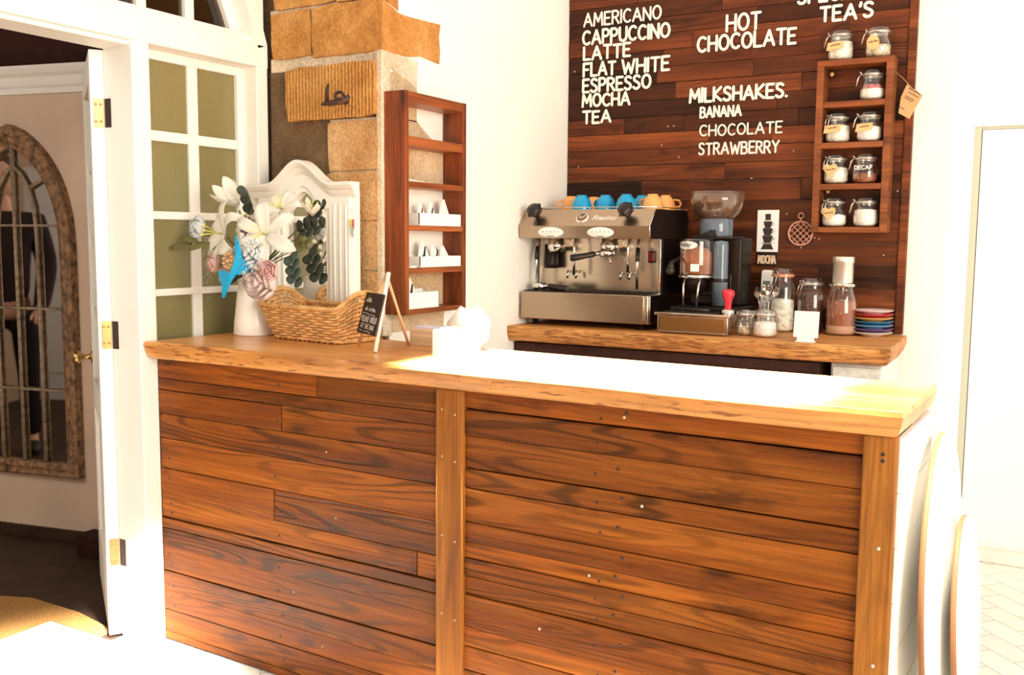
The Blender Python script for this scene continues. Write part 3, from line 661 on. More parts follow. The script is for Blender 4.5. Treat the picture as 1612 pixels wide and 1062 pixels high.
for (a, b) in (((EX0, 4.07), (EX1, 4.07)), ((EX0, 4.46), (EX1, 4.46)), ((EX0, 4.07), (EX0, 4.46)), ((EX1, 4.07), (EX1, 4.46))): q.tube([(a[0], a[1], 1.647), (b[0], b[1], 1.647)], .0022, 6)
for x in (EX0, -1.926, EX1):
    for y in (4.07, 4.46): q.tube([(x, y, 1.636), (x, y, 1.647)], .0022, 6)
P(q, 'cup_rail', M['chrome'], em)
q = MB()
for x in (-2.20, -1.655):
    for y in (4.055, 4.40): q.lathe([(.02, 0), (.02, .004), (.014, .008), (.017, .03)], (x, y, 1.093), 18, True)
bmf = q
P(bmf, 'feet', M['darkmetal'], em)
# sloped hood face frame: u along x, v up the slope
hn = Vector((0, -.078, .073)).normalized()
def onhood(x, t, out=.0): y = 3.992 + .073 * t; z = 1.56 + .078 * t; return Vector((x, y, z)) + Vector((0, hn.y, hn.z)) * out
RH = Matrix.Rotation(math.atan2(.078, .073) - 0, 4, 'X')
def hoodM(x, t, out=0): return Matrix.Translation(onhood(x, t, out)) @ Matrix.Rotation(math.radians(47), 4, 'X')
for x in (-2.182, -1.718):
    kM = hoodM(x, .55)
    q = MB(); q.lathe([(.012, 0), (.012, .02), (.026, .024), (.033, .034), (.034, .052), (.028, .064), (.014, .069), (.0001, .07)], n=28, mat=kM)
    for k in range(6): q.ball(kM @ Vector((.031 * math.cos(k * PI / 3), .031 * math.sin(k * PI / 3), .045)), .009, 1, 1, 1.6, 8)
    P(q, 'steam_knob', M['black'], em)
q = MB(); q.lathe([(.0001, .004), (.026, .004), (.031, .003), (.033, 0)], n=32, mat=hoodM(-1.946, .5)); bdg = P(q, 'badge', M['chrome'], em)
q = MB(); q.lathe([(.0001, .0052), (.0235, .0048), (.024, .003)], n=28, mat=hoodM(-1.946, .5)); bd2 = lo(q.build('badge_face', paint('badge_brown', (.16, .085, .03), .3, .3)), em)
q = MB(); hm = hoodM(-1.946, .5, .0055)
for st in ([(-.014, .012), (-.006, -.004), (0, .002), (.006, -.004), (.014, .012)], [(-.004, -.006), (0, -.013), (.004, -.006)], [(-.013, .001), (-.009, -.009), (-.017, -.006)]): q.tube([hm @ Vector((a, b, 0)) for a, b in st], .0016, 5)
lo(q.build('badge_emblem', M['porcelain']), em)
q = MB(); tm = Matrix.Translation(onhood(-1.90, .34, .0006)) @ Matrix.Rotation(math.radians(-43), 4, 'X')
def script(text, x0, size, mtx, mat, root, depth=.0006):
    cu = bpy.data.curves.new('script', 'FONT'); cu.body = text; cu.size = size; cu.extrude = depth; cu.shear = .35; cu.offset = size * .012
    ob = bpy.data.objects.new('script', cu); COL.objects.link(ob); bpy.context.view_layer.update()
    me = bpy.data.meshes.new_from_object(ob.evaluated_get(bpy.context.evaluated_depsgraph_get())); bpy.data.objects.remove(ob); bpy.data.curves.remove(cu)
    me.transform(mtx); me.materials.append(mat); o = bpy.data.objects.new('lettering', me); COL.objects.link(o); return lo(o, root)
script('Fracino', 0, .040, Matrix.Translation(onhood(-1.895, .35, .001)) @ Matrix.Rotation(math.radians(47), 4, 'X'), M['porcelain'], em)
q.bm.free()
# touch pads on the lower hood
for x in (-2.092, -1.838):
    q = MB(); pm = Matrix.Translation((x, 3.9955, 1.531)) @ Matrix.Rotation(math.radians(98), 4, 'X') @ Matrix.Diagonal((1.0, .37, 1, 1))
    q.lathe([(.0001, .004), (.062, .004), (.066, .002), (.066, 0)], n=36, mat=pm); pad = P(q, 'touch_pad', M['card'], em)
    for k in range(5):
        b = MB(); b.box(x - .043 + k * .0205, x - .036 + k * .0205, 3.9905, 3.9925, 1.530, 1.538, .0005); lo(b.build('pad_key', paint('pad_grey', (.45, .42, .38), .5)), em)
    b = MB(); b.box(x - .018, x + .018, 3.991, 3.9925, 1.5105, 1.5135); lo(b.build('pad_mark', M['ink']), em)
# group heads
def group(x, name='group_head'):
    q = MB(); q.lathe([(.0001, 1.505), (.036, 1.505), (.038, 1.485), (.042, 1.482), (.042, 1.452), (.034, 1.446), (.034, 1.440), (.0001, 1.440)], (x, 4.10, 0), 28)
    q.box(x - .028, x + .028, 4.10, 4.19, 1.46, 1.505, .006); return P(q, name, M['chrome'], em)
group(-2.115); group(-1.838)
def portafilter(c, ang, drop, name):
    q = MB(); q.lathe([(.0001, .0), (.034, 0), (.037, .006), (.037, .028), (.0335, .028), (.031, .006), (.0001, .004)], (0, 0, 0), 26)
    q.tube([(.034, 0, .016), (.06, 0, .014)], [.010, .008], 10)
    q.tube([(-.005, -.002, 0), (-.012, -.006, -.014), (-.014, -.022, -.022), (-.013, -.030, -.032)], .0055, 8); q.tube([(-.005, .002, 0), (-.010, .008, -.014), (-.012, .022, -.022), (-.012, .028, -.032)], .0055, 8)
    o = q.build(name, M['chrome']); o.rotation_euler = (0, drop, ang); o.location = c; lo(o, em)
    q = MB(); q.tube([(.055, 0, .0145), (.065, 0, .014), (.085, 0, .012), (.13, 0, .008), (.165, 0, .006), (.172, 0, .006)], [.011, .0135, .0125, .015, .0165, .012], 14); q.build('handle', M['black'], o); return o
portafilter((-1.842, 4.085, 1.424), math.radians(205), math.radians(6), 'portafilter')
portafilter((-2.185, 4.07, 1.262), math.radians(-14), math.radians(0), 'portafilter')
def spouts(x, z):
    q = MB(); q.tube([(x, 4.19, z + .03), (x, 4.15, z + .032), (x - .0, 4.14, z)], .0055); q.tube([(x + .045, 4.19, z + .03), (x + .045, 4.15, z + .032), (x + .045, 4.14, z)], .0055); q.box(x - .02, x + .065, 4.165, 4.19, z + .025, z + .032, .002)
    P(q, 'spout', M['chrome'], em)
spouts(-2.075, 1.315); spouts(-1.80, 1.315)
for x, zb in ((-2.222, 1.275), (-1.70, 1.275)):
    q = MB(); q.tube([(x, 4.12, 1.506), (x, 4.11, 1.47), (x + .006, 4.09, 1.42), (x + .008, 4.085, zb)], [.007, .007, .0062, .0065], 10); P(q, 'steam_wand', M['chrome'], em)
    q = MB(); q.tube([(x + .001, 4.107, 1.462), (x + .006, 4.09, 1.42), (x + .0064, 4.089, 1.40)], [.0095, .0105, .009], 10); P(q, 'wand_grip', M['black'], em)
q = MB(); q.tube([(-1.745, 4.12, 1.506), (-1.745, 4.10, 1.47), (-1.745, 4.10, 1.35)], .006, 10); P(q, 'water_pipe', M['chrome'], em)
q = MB(); q.tube([(-2.02, 4.12, 1.506), (-2.02, 4.10, 1.47), (-2.02, 4.10, 1.33)], .006, 10); P(q, 'water_pipe', M['chrome'], em)
q = MB(); q.lathe([(.0001, 0), (.034, 0), (.036, .02), (.032, .115), (.0001, .115)], (-2.165, 4.145, 1.36), 22); P(q, 'water_gauge', M['darkmetal'], em)
q = MB(); q.box(-1.680, -1.643, 4.180, 4.19, 1.394, 1.448, .004); swf = P(q, 'switch_frame', M['black'], em)
q = MB(); q.box(-1.675, -1.648, 4.174, 4.182, 1.400, 1.442, .003); P(q, 'switch', M['redsw'], em)

# cups upside down on the machine
def cup_mesh(mat, saved={}):
    pass
def make_cup(label, mat, loc, rz, s=1.0):
    t = thing('coffee_cup', label, 'cup', loc, rz, None)
    q = MB(); q.lathe([(.0435, 0), (.0425, .012), (.040, .028), (.034, .046), (.025, .057), (.021, .060), (.021, .066), (.019, .066), (.018, .062), (.0001, .061)], n=30)
    q.lathe([(.0435, 0), (.0415, 0), (.040, .012), (.037, .03), (.03, .046), (.0001, .054)], n=30)
    q.build('bowl', mat, t)
    q = MB(); q.tube([(.040, 0, .016), (.058, 0, .014), (.064, 0, .028), (.056, 0, .043), (.034, 0, .046)], .005, 8); q.build('handle', mat, t); t.scale = (1.13, 1.13, 1.06); return t
cz = 1.6385
cupA = make_cup('blue cup upside down on the machine, leftmost blue one', M['blue'], (-2.018, 4.17, cz), 2.4)
dup(cupA, 'blue cup upside down on the machine, second blue one from the left', (-1.908, 4.20, cz), 2.8)
dup(cupA, 'blue cup upside down behind the right black steam knob', (-1.783, 4.155, cz), 1.4)
dup(cupA, 'blue cup half hidden between another blue cup and the orange cups', (-1.758, 4.288, cz), 2.2)
cupE = make_cup('orange cup upside down at the right front edge of the machine top', M['orange'], (-1.662, 4.18, cz), 2.9)
dup(cupE, 'orange cup behind the other orange cup at the machine right end', (-1.652, 4.315, cz), .3)
dup(cupE, 'orange cup left of all the blue cups on the machine', (-2.125, 4.27, cz), -2.6)
dup(cupE, 'orange cup tucked behind the gap between the two left blue cups', (-2.05, 4.375, cz), 1.2)
for o in list(bpy.data.objects):
    if o.name.startswith('coffee_cup'): o['group'] = 'cups on the coffee machine'

# ------------------------------------------------------------------ knock out drawer, grinder, tamper
kd = thing('knock_out_drawer', 'low steel knock out drawer with brown reflecting front under the grinder', 'drawer', (-1.39, 4.17, 1.093))
q = MB(); q.box(-1.55, -1.232, 3.985, 4.40, 1.095, 1.172, .003); P(q, 'body', M['panelsteel'], kd)
q = MB(); q.box(-1.56, -1.222, 3.972, 4.40, 1.172, 1.184, .003); P(q, 'top_plate', M['chrome'], kd)
q = MB(); q.box(-1.538, -1.244, 3.979, 3.985, 1.106, 1.165, .002); P(q, 'front', paint('brown_reflection_front', (.30, .145, .045), .28, .6), kd)  # brown colour holds the orange reflected in the steel front
q = MB(); q.box(-1.538, -1.244, 3.975, 3.985, 1.097, 1.105, .002); P(q, 'lip', M['steel'], kd)
q = MB(); q.box(-1.53, -1.28, 3.99, 4.09, 1.184, 1.190, .002); q.tube([(-1.48, 4.04, 1.196), (-1.33, 4.04, 1.196)], .008); tag(q.build('tamping_mat', M['black']), 'black rubber tamping mat on the knock out drawer', 'mat')
gr = thing('coffee_grinder', 'tall black coffee grinder with clear bean hopper beside the espresso machine', 'grinder', (-1.39, 4.25, 1.184))
q = MB(); q.box(-1.535, -1.245, 4.10, 4.42, 1.184, 1.205, .006); q.box(-1.50, -1.262, 4.255, 4.42, 1.205, 1.512, .012); P(q, 'body', M['darkmetal'], gr)
q = MB(); q.box(-1.47, -1.30, 4.235, 4.2555, 1.25, 1.35, .004); P(q, 'front_plate', M['black'], gr)
q = MB(); q.box(-1.47, -1.29, 4.20, 4.41, 1.505, 1.518, .004); P(q, 'collar', M['black'], gr)
q = MB(); q.lathe([(.070, 1.516), (.073, 1.53), (.073, 1.59), (.070, 1.596)], (-1.386, 4.27, 0), 32); P(q, 'hopper_neck', M['blueglass'], gr)
q = MB(); q.lathe([(.070, 1.594), (.083, 1.60), (.104, 1.63), (.118, 1.67), (.122, 1.712), (.119, 1.713), (.115, 1.67), (.10, 1.632), (.08, 1.604), (.0001, 1.60)], (-1.386, 4.27, 0), 40); P(q, 'hopper', M['smoke'], gr)
q = MB(); q.lathe([(.0001, 1.602), (.076, 1.606), (.097, 1.634), (.108, 1.658), (.075, 1.668), (.03, 1.662), (.0001, 1.664)], (-1.386, 4.27, 0), 32); P(q, 'coffee_beans', M['beans'], gr)
q = MB(); q.lathe([(.124, 1.712), (.124, 1.717), (.0001, 1.722)], (-1.386, 4.27, 0), 40); P(q, 'hopper_lid', M['smoke'], gr)
q = MB(); q.poly([(-1.46, 4.195, 1.517), (-1.36, 4.185, 1.517), (-1.365, 4.19, 1.545), (-1.385, 4.19, 1.548), (-1.41, 4.19, 1.535)], (0, .02, 0)); P(q, 'feed_slide', M['black'], gr)
dc = (-1.44, 4.165, 0)
q = MB(); q.lathe([(.074, 1.345), (.076, 1.36), (.076, 1.495), (.073, 1.505), (.0001, 1.506)], dc, 32); P(q, 'doser', M['glass'], gr)
q = MB(); q.lathe([(.0001, 1.35), (.069, 1.35), (.069, 1.44), (.05, 1.462), (.0001, 1.475)], dc, 28); P(q, 'ground_coffee', M['ground'], gr)
q = MB(); q.lathe([(.0001, 1.33), (.08, 1.33), (.081, 1.345), (.0001, 1.346)], dc, 32); P(q, 'doser_base', M['chrome'], gr)
q = MB(); q.lathe([(.0001, 1.26), (.03, 1.26), (.045, 1.30), (.05, 1.33), (.0001, 1.33)], dc, 24); P(q, 'chute', M['darkmetal'], gr)
q = MB(); q.tube([(-1.50, 4.11, 1.42), (-1.52, 4.06, 1.40), (-1.515, 4.04, 1.37)], [.008, .010, .018], 10); q.ball((-1.515, 4.04, 1.365), .02); P(q, 'doser_lever', M['black'], gr)
q = MB(); q.box(-1.44, -1.40, 4.083, 4.087, 1.362, 1.395, .002); P(q, 'counter_window', M['card'], gr)
lbM = Matrix.Translation((dc[0], dc[1], 1.475)) 
q = MB(); pts = []
for i in range(28):
    a = 2 * PI * i / 28; u = .052 * math.cos(a); v = .0185 * math.sin(a); an = -PI / 2 - .30 + u / .0772; pts.append((dc[0] + .0772 * math.cos(an), dc[1] + .0772 * math.sin(an), 1.478 + v))
q.bm.faces.new([q.bm.verts.new(p) for p in pts]); q._done(q.bm.faces[:] if hasattr(q.bm.faces, '__getitem__') else list(q.bm.faces)); lab = P(q, 'label', M['card'], gr)
script('Fracino', 0, .020, Matrix.Translation((-1.492, 4.0858, 1.473)) @ Matrix.Rotation(math.radians(-17), 4, 'Z') @ Matrix.Rotation(PI / 2, 4, 'X'), M['ink'], gr, .0003)
q = MB(); q.lathe([(.0001, 1.21), (.032, 1.21), (.033, 1.30), (.034, 1.305), (.034, 1.335), (.033, 1.34), (.033, 1.48), (.030, 1.495), (.0001, 1.50)], (-1.335, 4.185, 0), 24); P(q, 'motor_tube', M['blueglass'], gr)
q = MB(); q.lathe([(.0001, 1.205), (.027, 1.205), (.027, 1.49), (.0001, 1.49)], (-1.335, 4.185, 0), 20); P(q, 'motor', M['darkmetal'], gr)
q = MB(); q.lathe([(.0345, 1.315), (.0355, 1.318), (.0355, 1.328), (.0345, 1.331)], (-1.335, 4.185, 0), 24); P(q, 'band', M['black'], gr)
q = MB(); q.tube([(-1.405, 4.13, 1.335), (-1.405, 4.10, 1.30), (-1.41, 4.09, 1.21)], .005); q.tube([(-1.475, 4.13, 1.335), (-1.475, 4.10, 1.30), (-1.47, 4.09, 1.21)], .005); P(q, 'fork', M['chrome'], gr)
tmpr = thing('tamper', 'coffee tamper with bright red handle on the drawer corner', 'tamper', (-1.252, 4.045, 1.184))
q = MB(); q.lathe([(.0001, 0), (.028, 0), (.029, .003), (.029, .017), (.020, .022), (.013, .024), (.0001, .024)], n=28); q.build('base', M['chrome'], tmpr)
q = MB(); q.lathe([(.014, .022), (.015, .045), (.019, .066), (.026, .080), (.0275, .092), (.024, .102), (.012, .107), (.0001, .108)], n=28); q.build('handle', M['red'], tmpr)

# ------------------------------------------------------------------ jar shelf on the board and its clip top jars
js = thing('jar_shelf', 'small brown wooden wall shelf with four tiers fixed to the menu board', 'shelf', (-.835, 4.45, 1.535))
JX0, JX1, JY0, JY1 = -.995, -.678, 4.398, 4.499
for a, b in ((JX0, JX0 + .030), (JX1 - .030, JX1)):
    q = MB(); q.rnd(); q.box(a, b, JY0, JY1, 1.538, 2.258, .002); P(q, 'side_panel', M['jarshelf'], js)
HX = wood('jar_shelf_wood_flat', (.12, .03, .008), (.23, .065, .017), (.33, .105, .03), 0, .45, .3, pvar=.15, line=.25)
for z, nm_ in ((2.283, 'top'), (2.106, 'tier'), (1.930, 'tier'), (1.751, 'tier'), (1.563, 'bottom')):
    q = MB(); q.rnd(); q.box(JX0 if z > 2.2 else JX0 + .0305, JX1 if z > 2.2 else JX1 - .0305, JY0 + .001, JY1, z - .025, z, .002); P(q, nm_, HX, js)
for x, z in ((-.948, 2.235), (-.945, 1.722)):
    q = MB(); R_ = Matrix.Translation((x, 4.494, z)) @ Matrix.Rotation(PI / 2, 4, 'X'); q.lathe([(.004, 0), (.004, .012), (.009, .016), (.010, .021), (.006, .026), (.0001, .027)], n=14, mat=R_); P(q, 'peg', M['kraft'], js)
M['teabag'] = paint('pale_tea_bags', (.82, .76, .64), .8, var=.35, vscale=45, bump=1, bscale=50)
M['sugar'] = paint('white_sugar', (.90, .86, .78), .8, var=.08, vscale=40, bump=.4, bscale=90)
M['herb'] = paint('mixed_tea_leaves', (.62, .50, .33), .8, var=.75, vscale=48, bump=1, bscale=60)
M['pinktea'] = paint('pink_tea_pieces', (.66, .16, .17), .7, var=.6, vscale=55, bump=1, bscale=60)
M['tagcol'] = paint('orange_card_tag', (.86, .47, .22), .75, spec=.1)
M['wire'] = paint('clip_wire', (.78, .74, .68), .25, .9)
M['seal'] = paint('orange_rubber_seal', (.80, .30, .12), .5)
M['cocoa2'] = paint('brown_powder', (.28, .085, .03), .85, var=.3, vscale=40)
def clip_jar(label, loc, r, h, fill, fh, tagshape=None, rz=0.0, seal=None, sub=None, body='round'):
    t = thing('clip_top_jar', label, 'jar', loc, 0); CM = Matrix.Rotation(rz, 4, 'Z')
    nk = r * .80; sh = h * .66
    if body == 'round': pr = [(r * .72, 0), (r * .92, .006), (r, h * .16), (r, h * .40), (r * .95, h * .55), (nk, sh), (nk, h * .80)]
    else: pr = [(r * .80, 0), (r * .97, .005), (r, h * .05), (r, h * .66), (r * .96, h * .72), (nk, h * .80), (nk, h * .86)]
    q = MB(); q.lathe(pr, n=28); q.build('glass_body', M['glass'], t)
    zt = pr[-1][1]
    q = MB(); q.lathe([(nk * .98, zt), (nk * 1.12, zt + .004), (nk * 1.12, zt + .010), (nk * .9, zt + .013)], n=28); q.build('seal_ring', seal or M['wire'], t)
    q = MB(); q.lathe([(nk * 1.08, zt + .012), (nk * 1.08, zt + .020), (nk * .92, zt + .024), (nk * .92, h - .003), (nk * .8, h), (.0001, h - .002)], n=28); q.build('lid', M['glass'], t)
    ri = r * .93; zf = fh * h; pf = [(.0001, .004), (r * .68, .004), (ri * .97, .012)]
    for a, b in pr[2:]:
        if b < zf: pf.append((a * .94, b))
    lastr = [a for a, b in pr if b <= zf][-1] * .93
    pf += [(lastr, zf), (lastr * .6, zf + .005), (.0001, zf + .003)]
    q = MB(); q.lathe(pf, n=24); q.build('filling', fill, t)
    if sub:
        z0 = zf; q = MB(); q.lathe([(.0001, z0), (lastr * .9, z0 + .002), (min(lastr, nk * .95) * .9, z0 + h * .16), (.0001, z0 + h * .19)], n=20); q.build('top_layer', sub, t)
    q = MB()
    q.tube([(nk * 1.14 * math.cos(a), nk * 1.14 * math.sin(a), zt + .006) for a in [i * 2 * PI / 20 for i in range(21)]], .0016, 6)
    q.tube([CM @ Vector(v) for v in [(-nk * 1.1, -.012, zt + .006), (-nk * 1.28, -.012, zt + .02), (-nk * 1.24, -.010, h - .012), (-nk * 1.24, .010, h - .012), (-nk * 1.28, .012, zt + .02), (-nk * 1.1, .012, zt + .006)]], .0017, 6)
    q.tube([CM @ Vector(v) for v in [(-nk * 1.15, -.009, zt + .012), (-nk * 1.42, -.009, zt - .004), (-nk * 1.62, -.009, zt - .04), (-nk * 1.62, .009, zt - .04), (-nk * 1.42, .009, zt - .004), (-nk * 1.15, .009, zt + .012)]], .0017, 6)
    q.build('wire_clasp', M['wire'], t)
    if tagshape:
        q = MB(); c_ = (-.25 * r, -r * 1.05, h * .46)
        if tagshape == 'heart': pts = [(0, -.030), (.030, .004), (.028, .022), (.013, .028), (0, .018), (-.013, .028), (-.028, .022), (-.030, .004)]
        elif tagshape == 'round': pts = [(.026 * math.cos(i * PI / 8), .030 * math.sin(i * PI / 8)) for i in range(16)]
        else: pts = [(-.036, -.020), (.034, -.012), (.036, .018), (-.030, .014)]
        q.poly([(c_[0] + a, c_[1], c_[2] + b) for a, b in pts], (0, -.0012, 0)); tg = q.build('tag', M['tagcol'], t)
        q = MB(); y0 = c_[1] - .0014
        for k in range(5): q.box(c_[0] - .017 + k * .008, c_[0] - .012 + k * .008, y0 - .0006, y0, c_[2] - .002 + .001 * k, c_[2] + .003 + .001 * k + .002 * (k % 2))
        q.build('tag_writing', M['ink'], tg)
    return t
CY = math.radians(24)
jars = [
 ('clip top tea jar with orange tag, left one standing on top of the jar shelf', -.908, 2.284, M['teabag'], .62, 'slip', None),
 ('clip top tea jar with round orange tag, right one on top of the jar shelf', -.752, 2.284, M['herb'], .40, 'round', None),
 ('clip top jar with pink pieces over pale ones, alone on the top tier', -.768, 2.107, M['sugar'], .36, None, M['pinktea']),
 ('clip top tea bag jar with a cream tag, left on the second tier', -.906, 1.931, M['teabag'], .58, 'slip', None),
 ('clip top jar half full of white sugar with slanted orange tag, second tier', -.773, 1.931, M['sugar'], .48, 'slip', None),
 ('clip top jar of pale tea with heart shaped tag, left on the third tier', -.906, 1.752, M['teabag'], .55, 'heart', None),
 ('clip top jar of dark brown powder with white writing on the third tier', -.782, 1.752, M['cocoa2'], .32, None, None),
 ('clip top jar with large orange heart tag, left on the bottom tier', -.906, 1.564, M['sugar'], .40, 'heart', None),
 ('clip top jar of white sugar without a tag, right on the bottom tier', -.772, 1.564, M['sugar'], .58, None, None)]
for i, (lb, x, z, fm, fh, tg, sub) in enumerate(jars):
    t = clip_jar(lb, (x, 4.444, z), .0535, .125, fm, fh, tg, {0: .2, 1: .3, 2: .35}.get(i, .95 if x < -.85 else .35), None, sub); t['group'] = 'clip top jars on the jar shelf'
    if 'writing' in lb:
        q = MB(); random.seed(3); lettering(q, 'DECAF' if all(c in GL for c in 'DECAF') else 'DECA', -.036, .036, .058, .016, -.0545, .0035, .0008); q.build('jar_lettering', M['letter'], t)
# kraft tag hanging beside the shelf
kt = thing('paper_tag', 'tilted kraft paper tag hanging on the right side of the jar shelf', 'tag', (-.615, 4.43, 2.10))
q = MB(); q.poly([(-.013, 0, .063), (.051, 0, .013), (.004, 0, -.082), (-.041, 0, -.055), (-.034, 0, .012)], (0, -.0015, 0)); q.build('card', M['kraft'], kt)
q = MB(); tM = Matrix.Rotation(math.radians(32), 4, 'Y')
for k in range(6): q.box(-.026 + k * .0095, -.021 + k * .0095, -.0028, -.0016, .034, .043 - .002 * (k % 3), mat=tM)
for zz, ln in ((.022, .05), (.004, .042), (-.004, .04), (-.046, .03)): q.box(-.022, -.022 + ln, -.0024, -.0016, zz, zz + .0025, mat=tM)
q.build('print', M['ink'], kt)
q = MB(); q.tube([(.016, -.001, .036), (-.03, -.002, .09), (-.063, .0, .12)], .0012, 5); q.build('string', M['kraft'], kt)
# mocha cups plaque
ms = thing('mocha_plaque', 'narrow white plaque with stacked black cups above small mocha lettering', 'sign', (-1.2125, 4.4985, 1.39))
q = MB(); q.box(-.051, .049, -.006, .002, .058, .252, .002); q.build('panel', M['card'], ms)
q = MB(); ys = -.0065
def flat(pts): q.poly([(a, ys, b) for a, b in pts], (0, -.0012, 0))
flat([(-.012, .205), (.012, .205), (.013, .234), (-.013, .234)])
for z, wd in ((.170, .020), (.136, .023), (.102, .024)):
    flat([(-wd * .62, z), (wd * .62, z), (wd, z + .026), (wd * .9, z + .030), (-wd * .9, z + .030), (-wd, z + .026)]); flat([(-wd * 1.25, z - .0035), (wd * 1.25, z - .0035), (wd * .7, z - .0005), (-wd * .7, z - .0005)])
    q.tube([(wd * .9, ys - .0006, z + .024), (wd * 1.35, ys - .0006, z + .018), (wd * .8, ys - .0006, z + .008)], .0014, 5)
flat([(-.03, .070), (.03, .070), (.02, .088), (.018, .096), (-.018, .096), (-.02, .088)])
q.build('cup_silhouettes', M['ink'], ms)
q = MB(); q.box(-.048, .046, -.004, .001, -.004, .0575, .001); q.build('base_strip', M['darkmetal'], ms)
q = MB(); lettering(q, 'MOCHA', -.040, .040, .006, .034, -.0045, .0075, .0015); q.build('lettering', paint('tan_lettering', (.72, .52, .34), .6), ms)
# lattice trivet
tv = thing('trivet', 'round pink copper lattice trivet hanging on a nail below the jar shelf', 'trivet', (-1.063, 4.496, 1.535))
q = MB(); rr = .054
q.tube([(rr * math.cos(a), 0, rr * math.sin(a)) for a in [i * 2 * PI / 40 for i in range(41)]], .0038, 8)
for k in (-2, -1, 0, 1, 2):
    dd = k * .0195; hl = math.sqrt(rr * rr - dd * dd)
    for sgn in (1, -1):
        a = Vector((1, 0, sgn)).normalized(); b = Vector((-a.z, 0, a.x)); q.tube([a * -hl + b * dd, a * hl + b * dd], .0026, 6)
M['pink'] = paint('pink_copper', (.74, .36, .27), .4, .3); q.build('lattice', M['pink'], tv)
q = MB(); q.tube([(0, 0, rr), (0, 0, rr + .014)], .004, 8); q.tube([(.012 * math.cos(a), 0, rr + .026 + .012 * math.sin(a)) for a in [i * 2 * PI / 24 for i in range(25)]], .0032, 8); q.build('hanging_loop', M['pink'], tv)

# ------------------------------------------------------------------ row of things at the right end of the back worktop (top z = 1.093)
z0 = 1.0935
t = clip_jar('squat glass jar with dark lid between the drawer and the sugar jar', (-1.185, 4.085, z0), .036, .105, M['herb'], .35)
t = clip_jar('squat clip top jar half full of white sugar in front of the spoons', (-1.090, 4.055, z0), .050, .112, M['sugar'], .55, None, .3)
t = clip_jar('tall clip top jar with orange seal, filled with pale tea bags', (-1.098, 4.35, z0), .056, .285, M['teabag'], .50, None, 1.2, M['seal'], None, 'tall')
t = clip_jar('glass jar of roasted coffee beans behind the white card stand', (-.975, 4.37, z0), .060, .245, M['beans'], .78, None, 1.0, None, None, 'tall')
cj = thing('cocoa_jar', 'rounded glass jar of brown drinking chocolate under a steel canister', 'jar', (-.838, 4.345, z0))
q = MB(); q.lathe([(.050, 0), (.062, .006), (.066, .03), (.066, .12), (.062, .16), (.050, .195), (.048, .205), (.054, .210), (.055, .222), (.052, .226)], n=32); q.build('glass_body', M['glass'], cj)
q = MB(); q.lathe([(.0001, .004), (.047, .004), (.060, .012), (.062, .04), (.062, .12), (.060, .145), (.03, .152), (.0001, .15)], n=28); q.build('filling', M['cocoa'], cj)
q = MB(); q.lathe([(.0602, .0085), (.0625, .012), (.0628, .042), (.0602, .0425)], n=28); q.build('pale_layer', paint('pale_sediment', (.55, .33, .22), .8), cj)
q = MB(); q.tube([(.0, -.01, .14), (.005, -.02, .19), (.01, -.03, .235)], .004, 8); q.ball((0, -.01, .14), .014, 1, .5, 1.3, 10); q.build('scoop', M['chrome'], cj)
q = MB(); q.lathe([(.054, .210), (.0575, .214), (.0575, .222), (.054, .2262), (.0001, .2265)], n=28); q.build('rim', M['chrome'], cj)
cn = thing('steel_canister', 'pale steel canister standing on the drinking chocolate jar', 'canister', (-.838, 4.345, z0 + .2268))
q = MB(); q.lathe([(.0001, 0), (.042, 0), (.043, .004), (.043, .085), (.0455, .088), (.0455, .112), (.043, .114), (.0001, .115)], n=32); q.build('body', paint('satin_pale_steel', (.82, .77, .68), .35, .75), cn)
# saucers
sc_cols = [('white', (.84, .80, .76), 'bottom'), ('purple', (.16, .06, .22), 'second from the bottom'), ('light blue', (.16, .38, .66), 'just above the purple one'), ('teal blue', (.03, .20, .34), 'in the middle'), ('orange', (.86, .42, .11), 'below the red ones'), ('red', (.55, .03, .05), 'second from the top'), ('pinkish white', (.86, .68, .66), 'top')]
sp = [(.0001, .004), (.034, .003), (.038, 0), (.043, .001), (.046, .005), (.070, .011), (.083, .017), (.084, .019), (.081, .019), (.06, .013), (.042, .009), (.0001, .009)]
smx = None
for i, (cn_, colr, wh) in enumerate(sc_cols):
    q = MB(); q.lathe(sp, n=40)
    o = q.build('saucer', paint('saucer_' + cn_.replace(' ', '_'), colr, .2, spec=.6)); o.location = (-.712 + .002 * (i % 2), 4.375, z0 + i * .0158)
    tag(o, '%s saucer, %s in the stack on the back worktop' % (cn_, wh), 'saucer', 'stacked saucers')
# white card stand
cs = thing('card_stand', 'small blank white card stand at the front of the back worktop', 'card stand', (-.895, 3.945, z0))
q = MB(); q.box(-.040, .036, -.016, .02, 0, .004, .0015); q.box(-.036, .032, -.004, .004, .004, .02, .002); q.build('base', M['card'], cs)
q = MB(); q.box(-.052, .047, -.003, .002, .018, .125, .006, 3, mat=Matrix.Rotation(math.radians(-7), 4, 'X')); q.build('card', M['card'], cs)
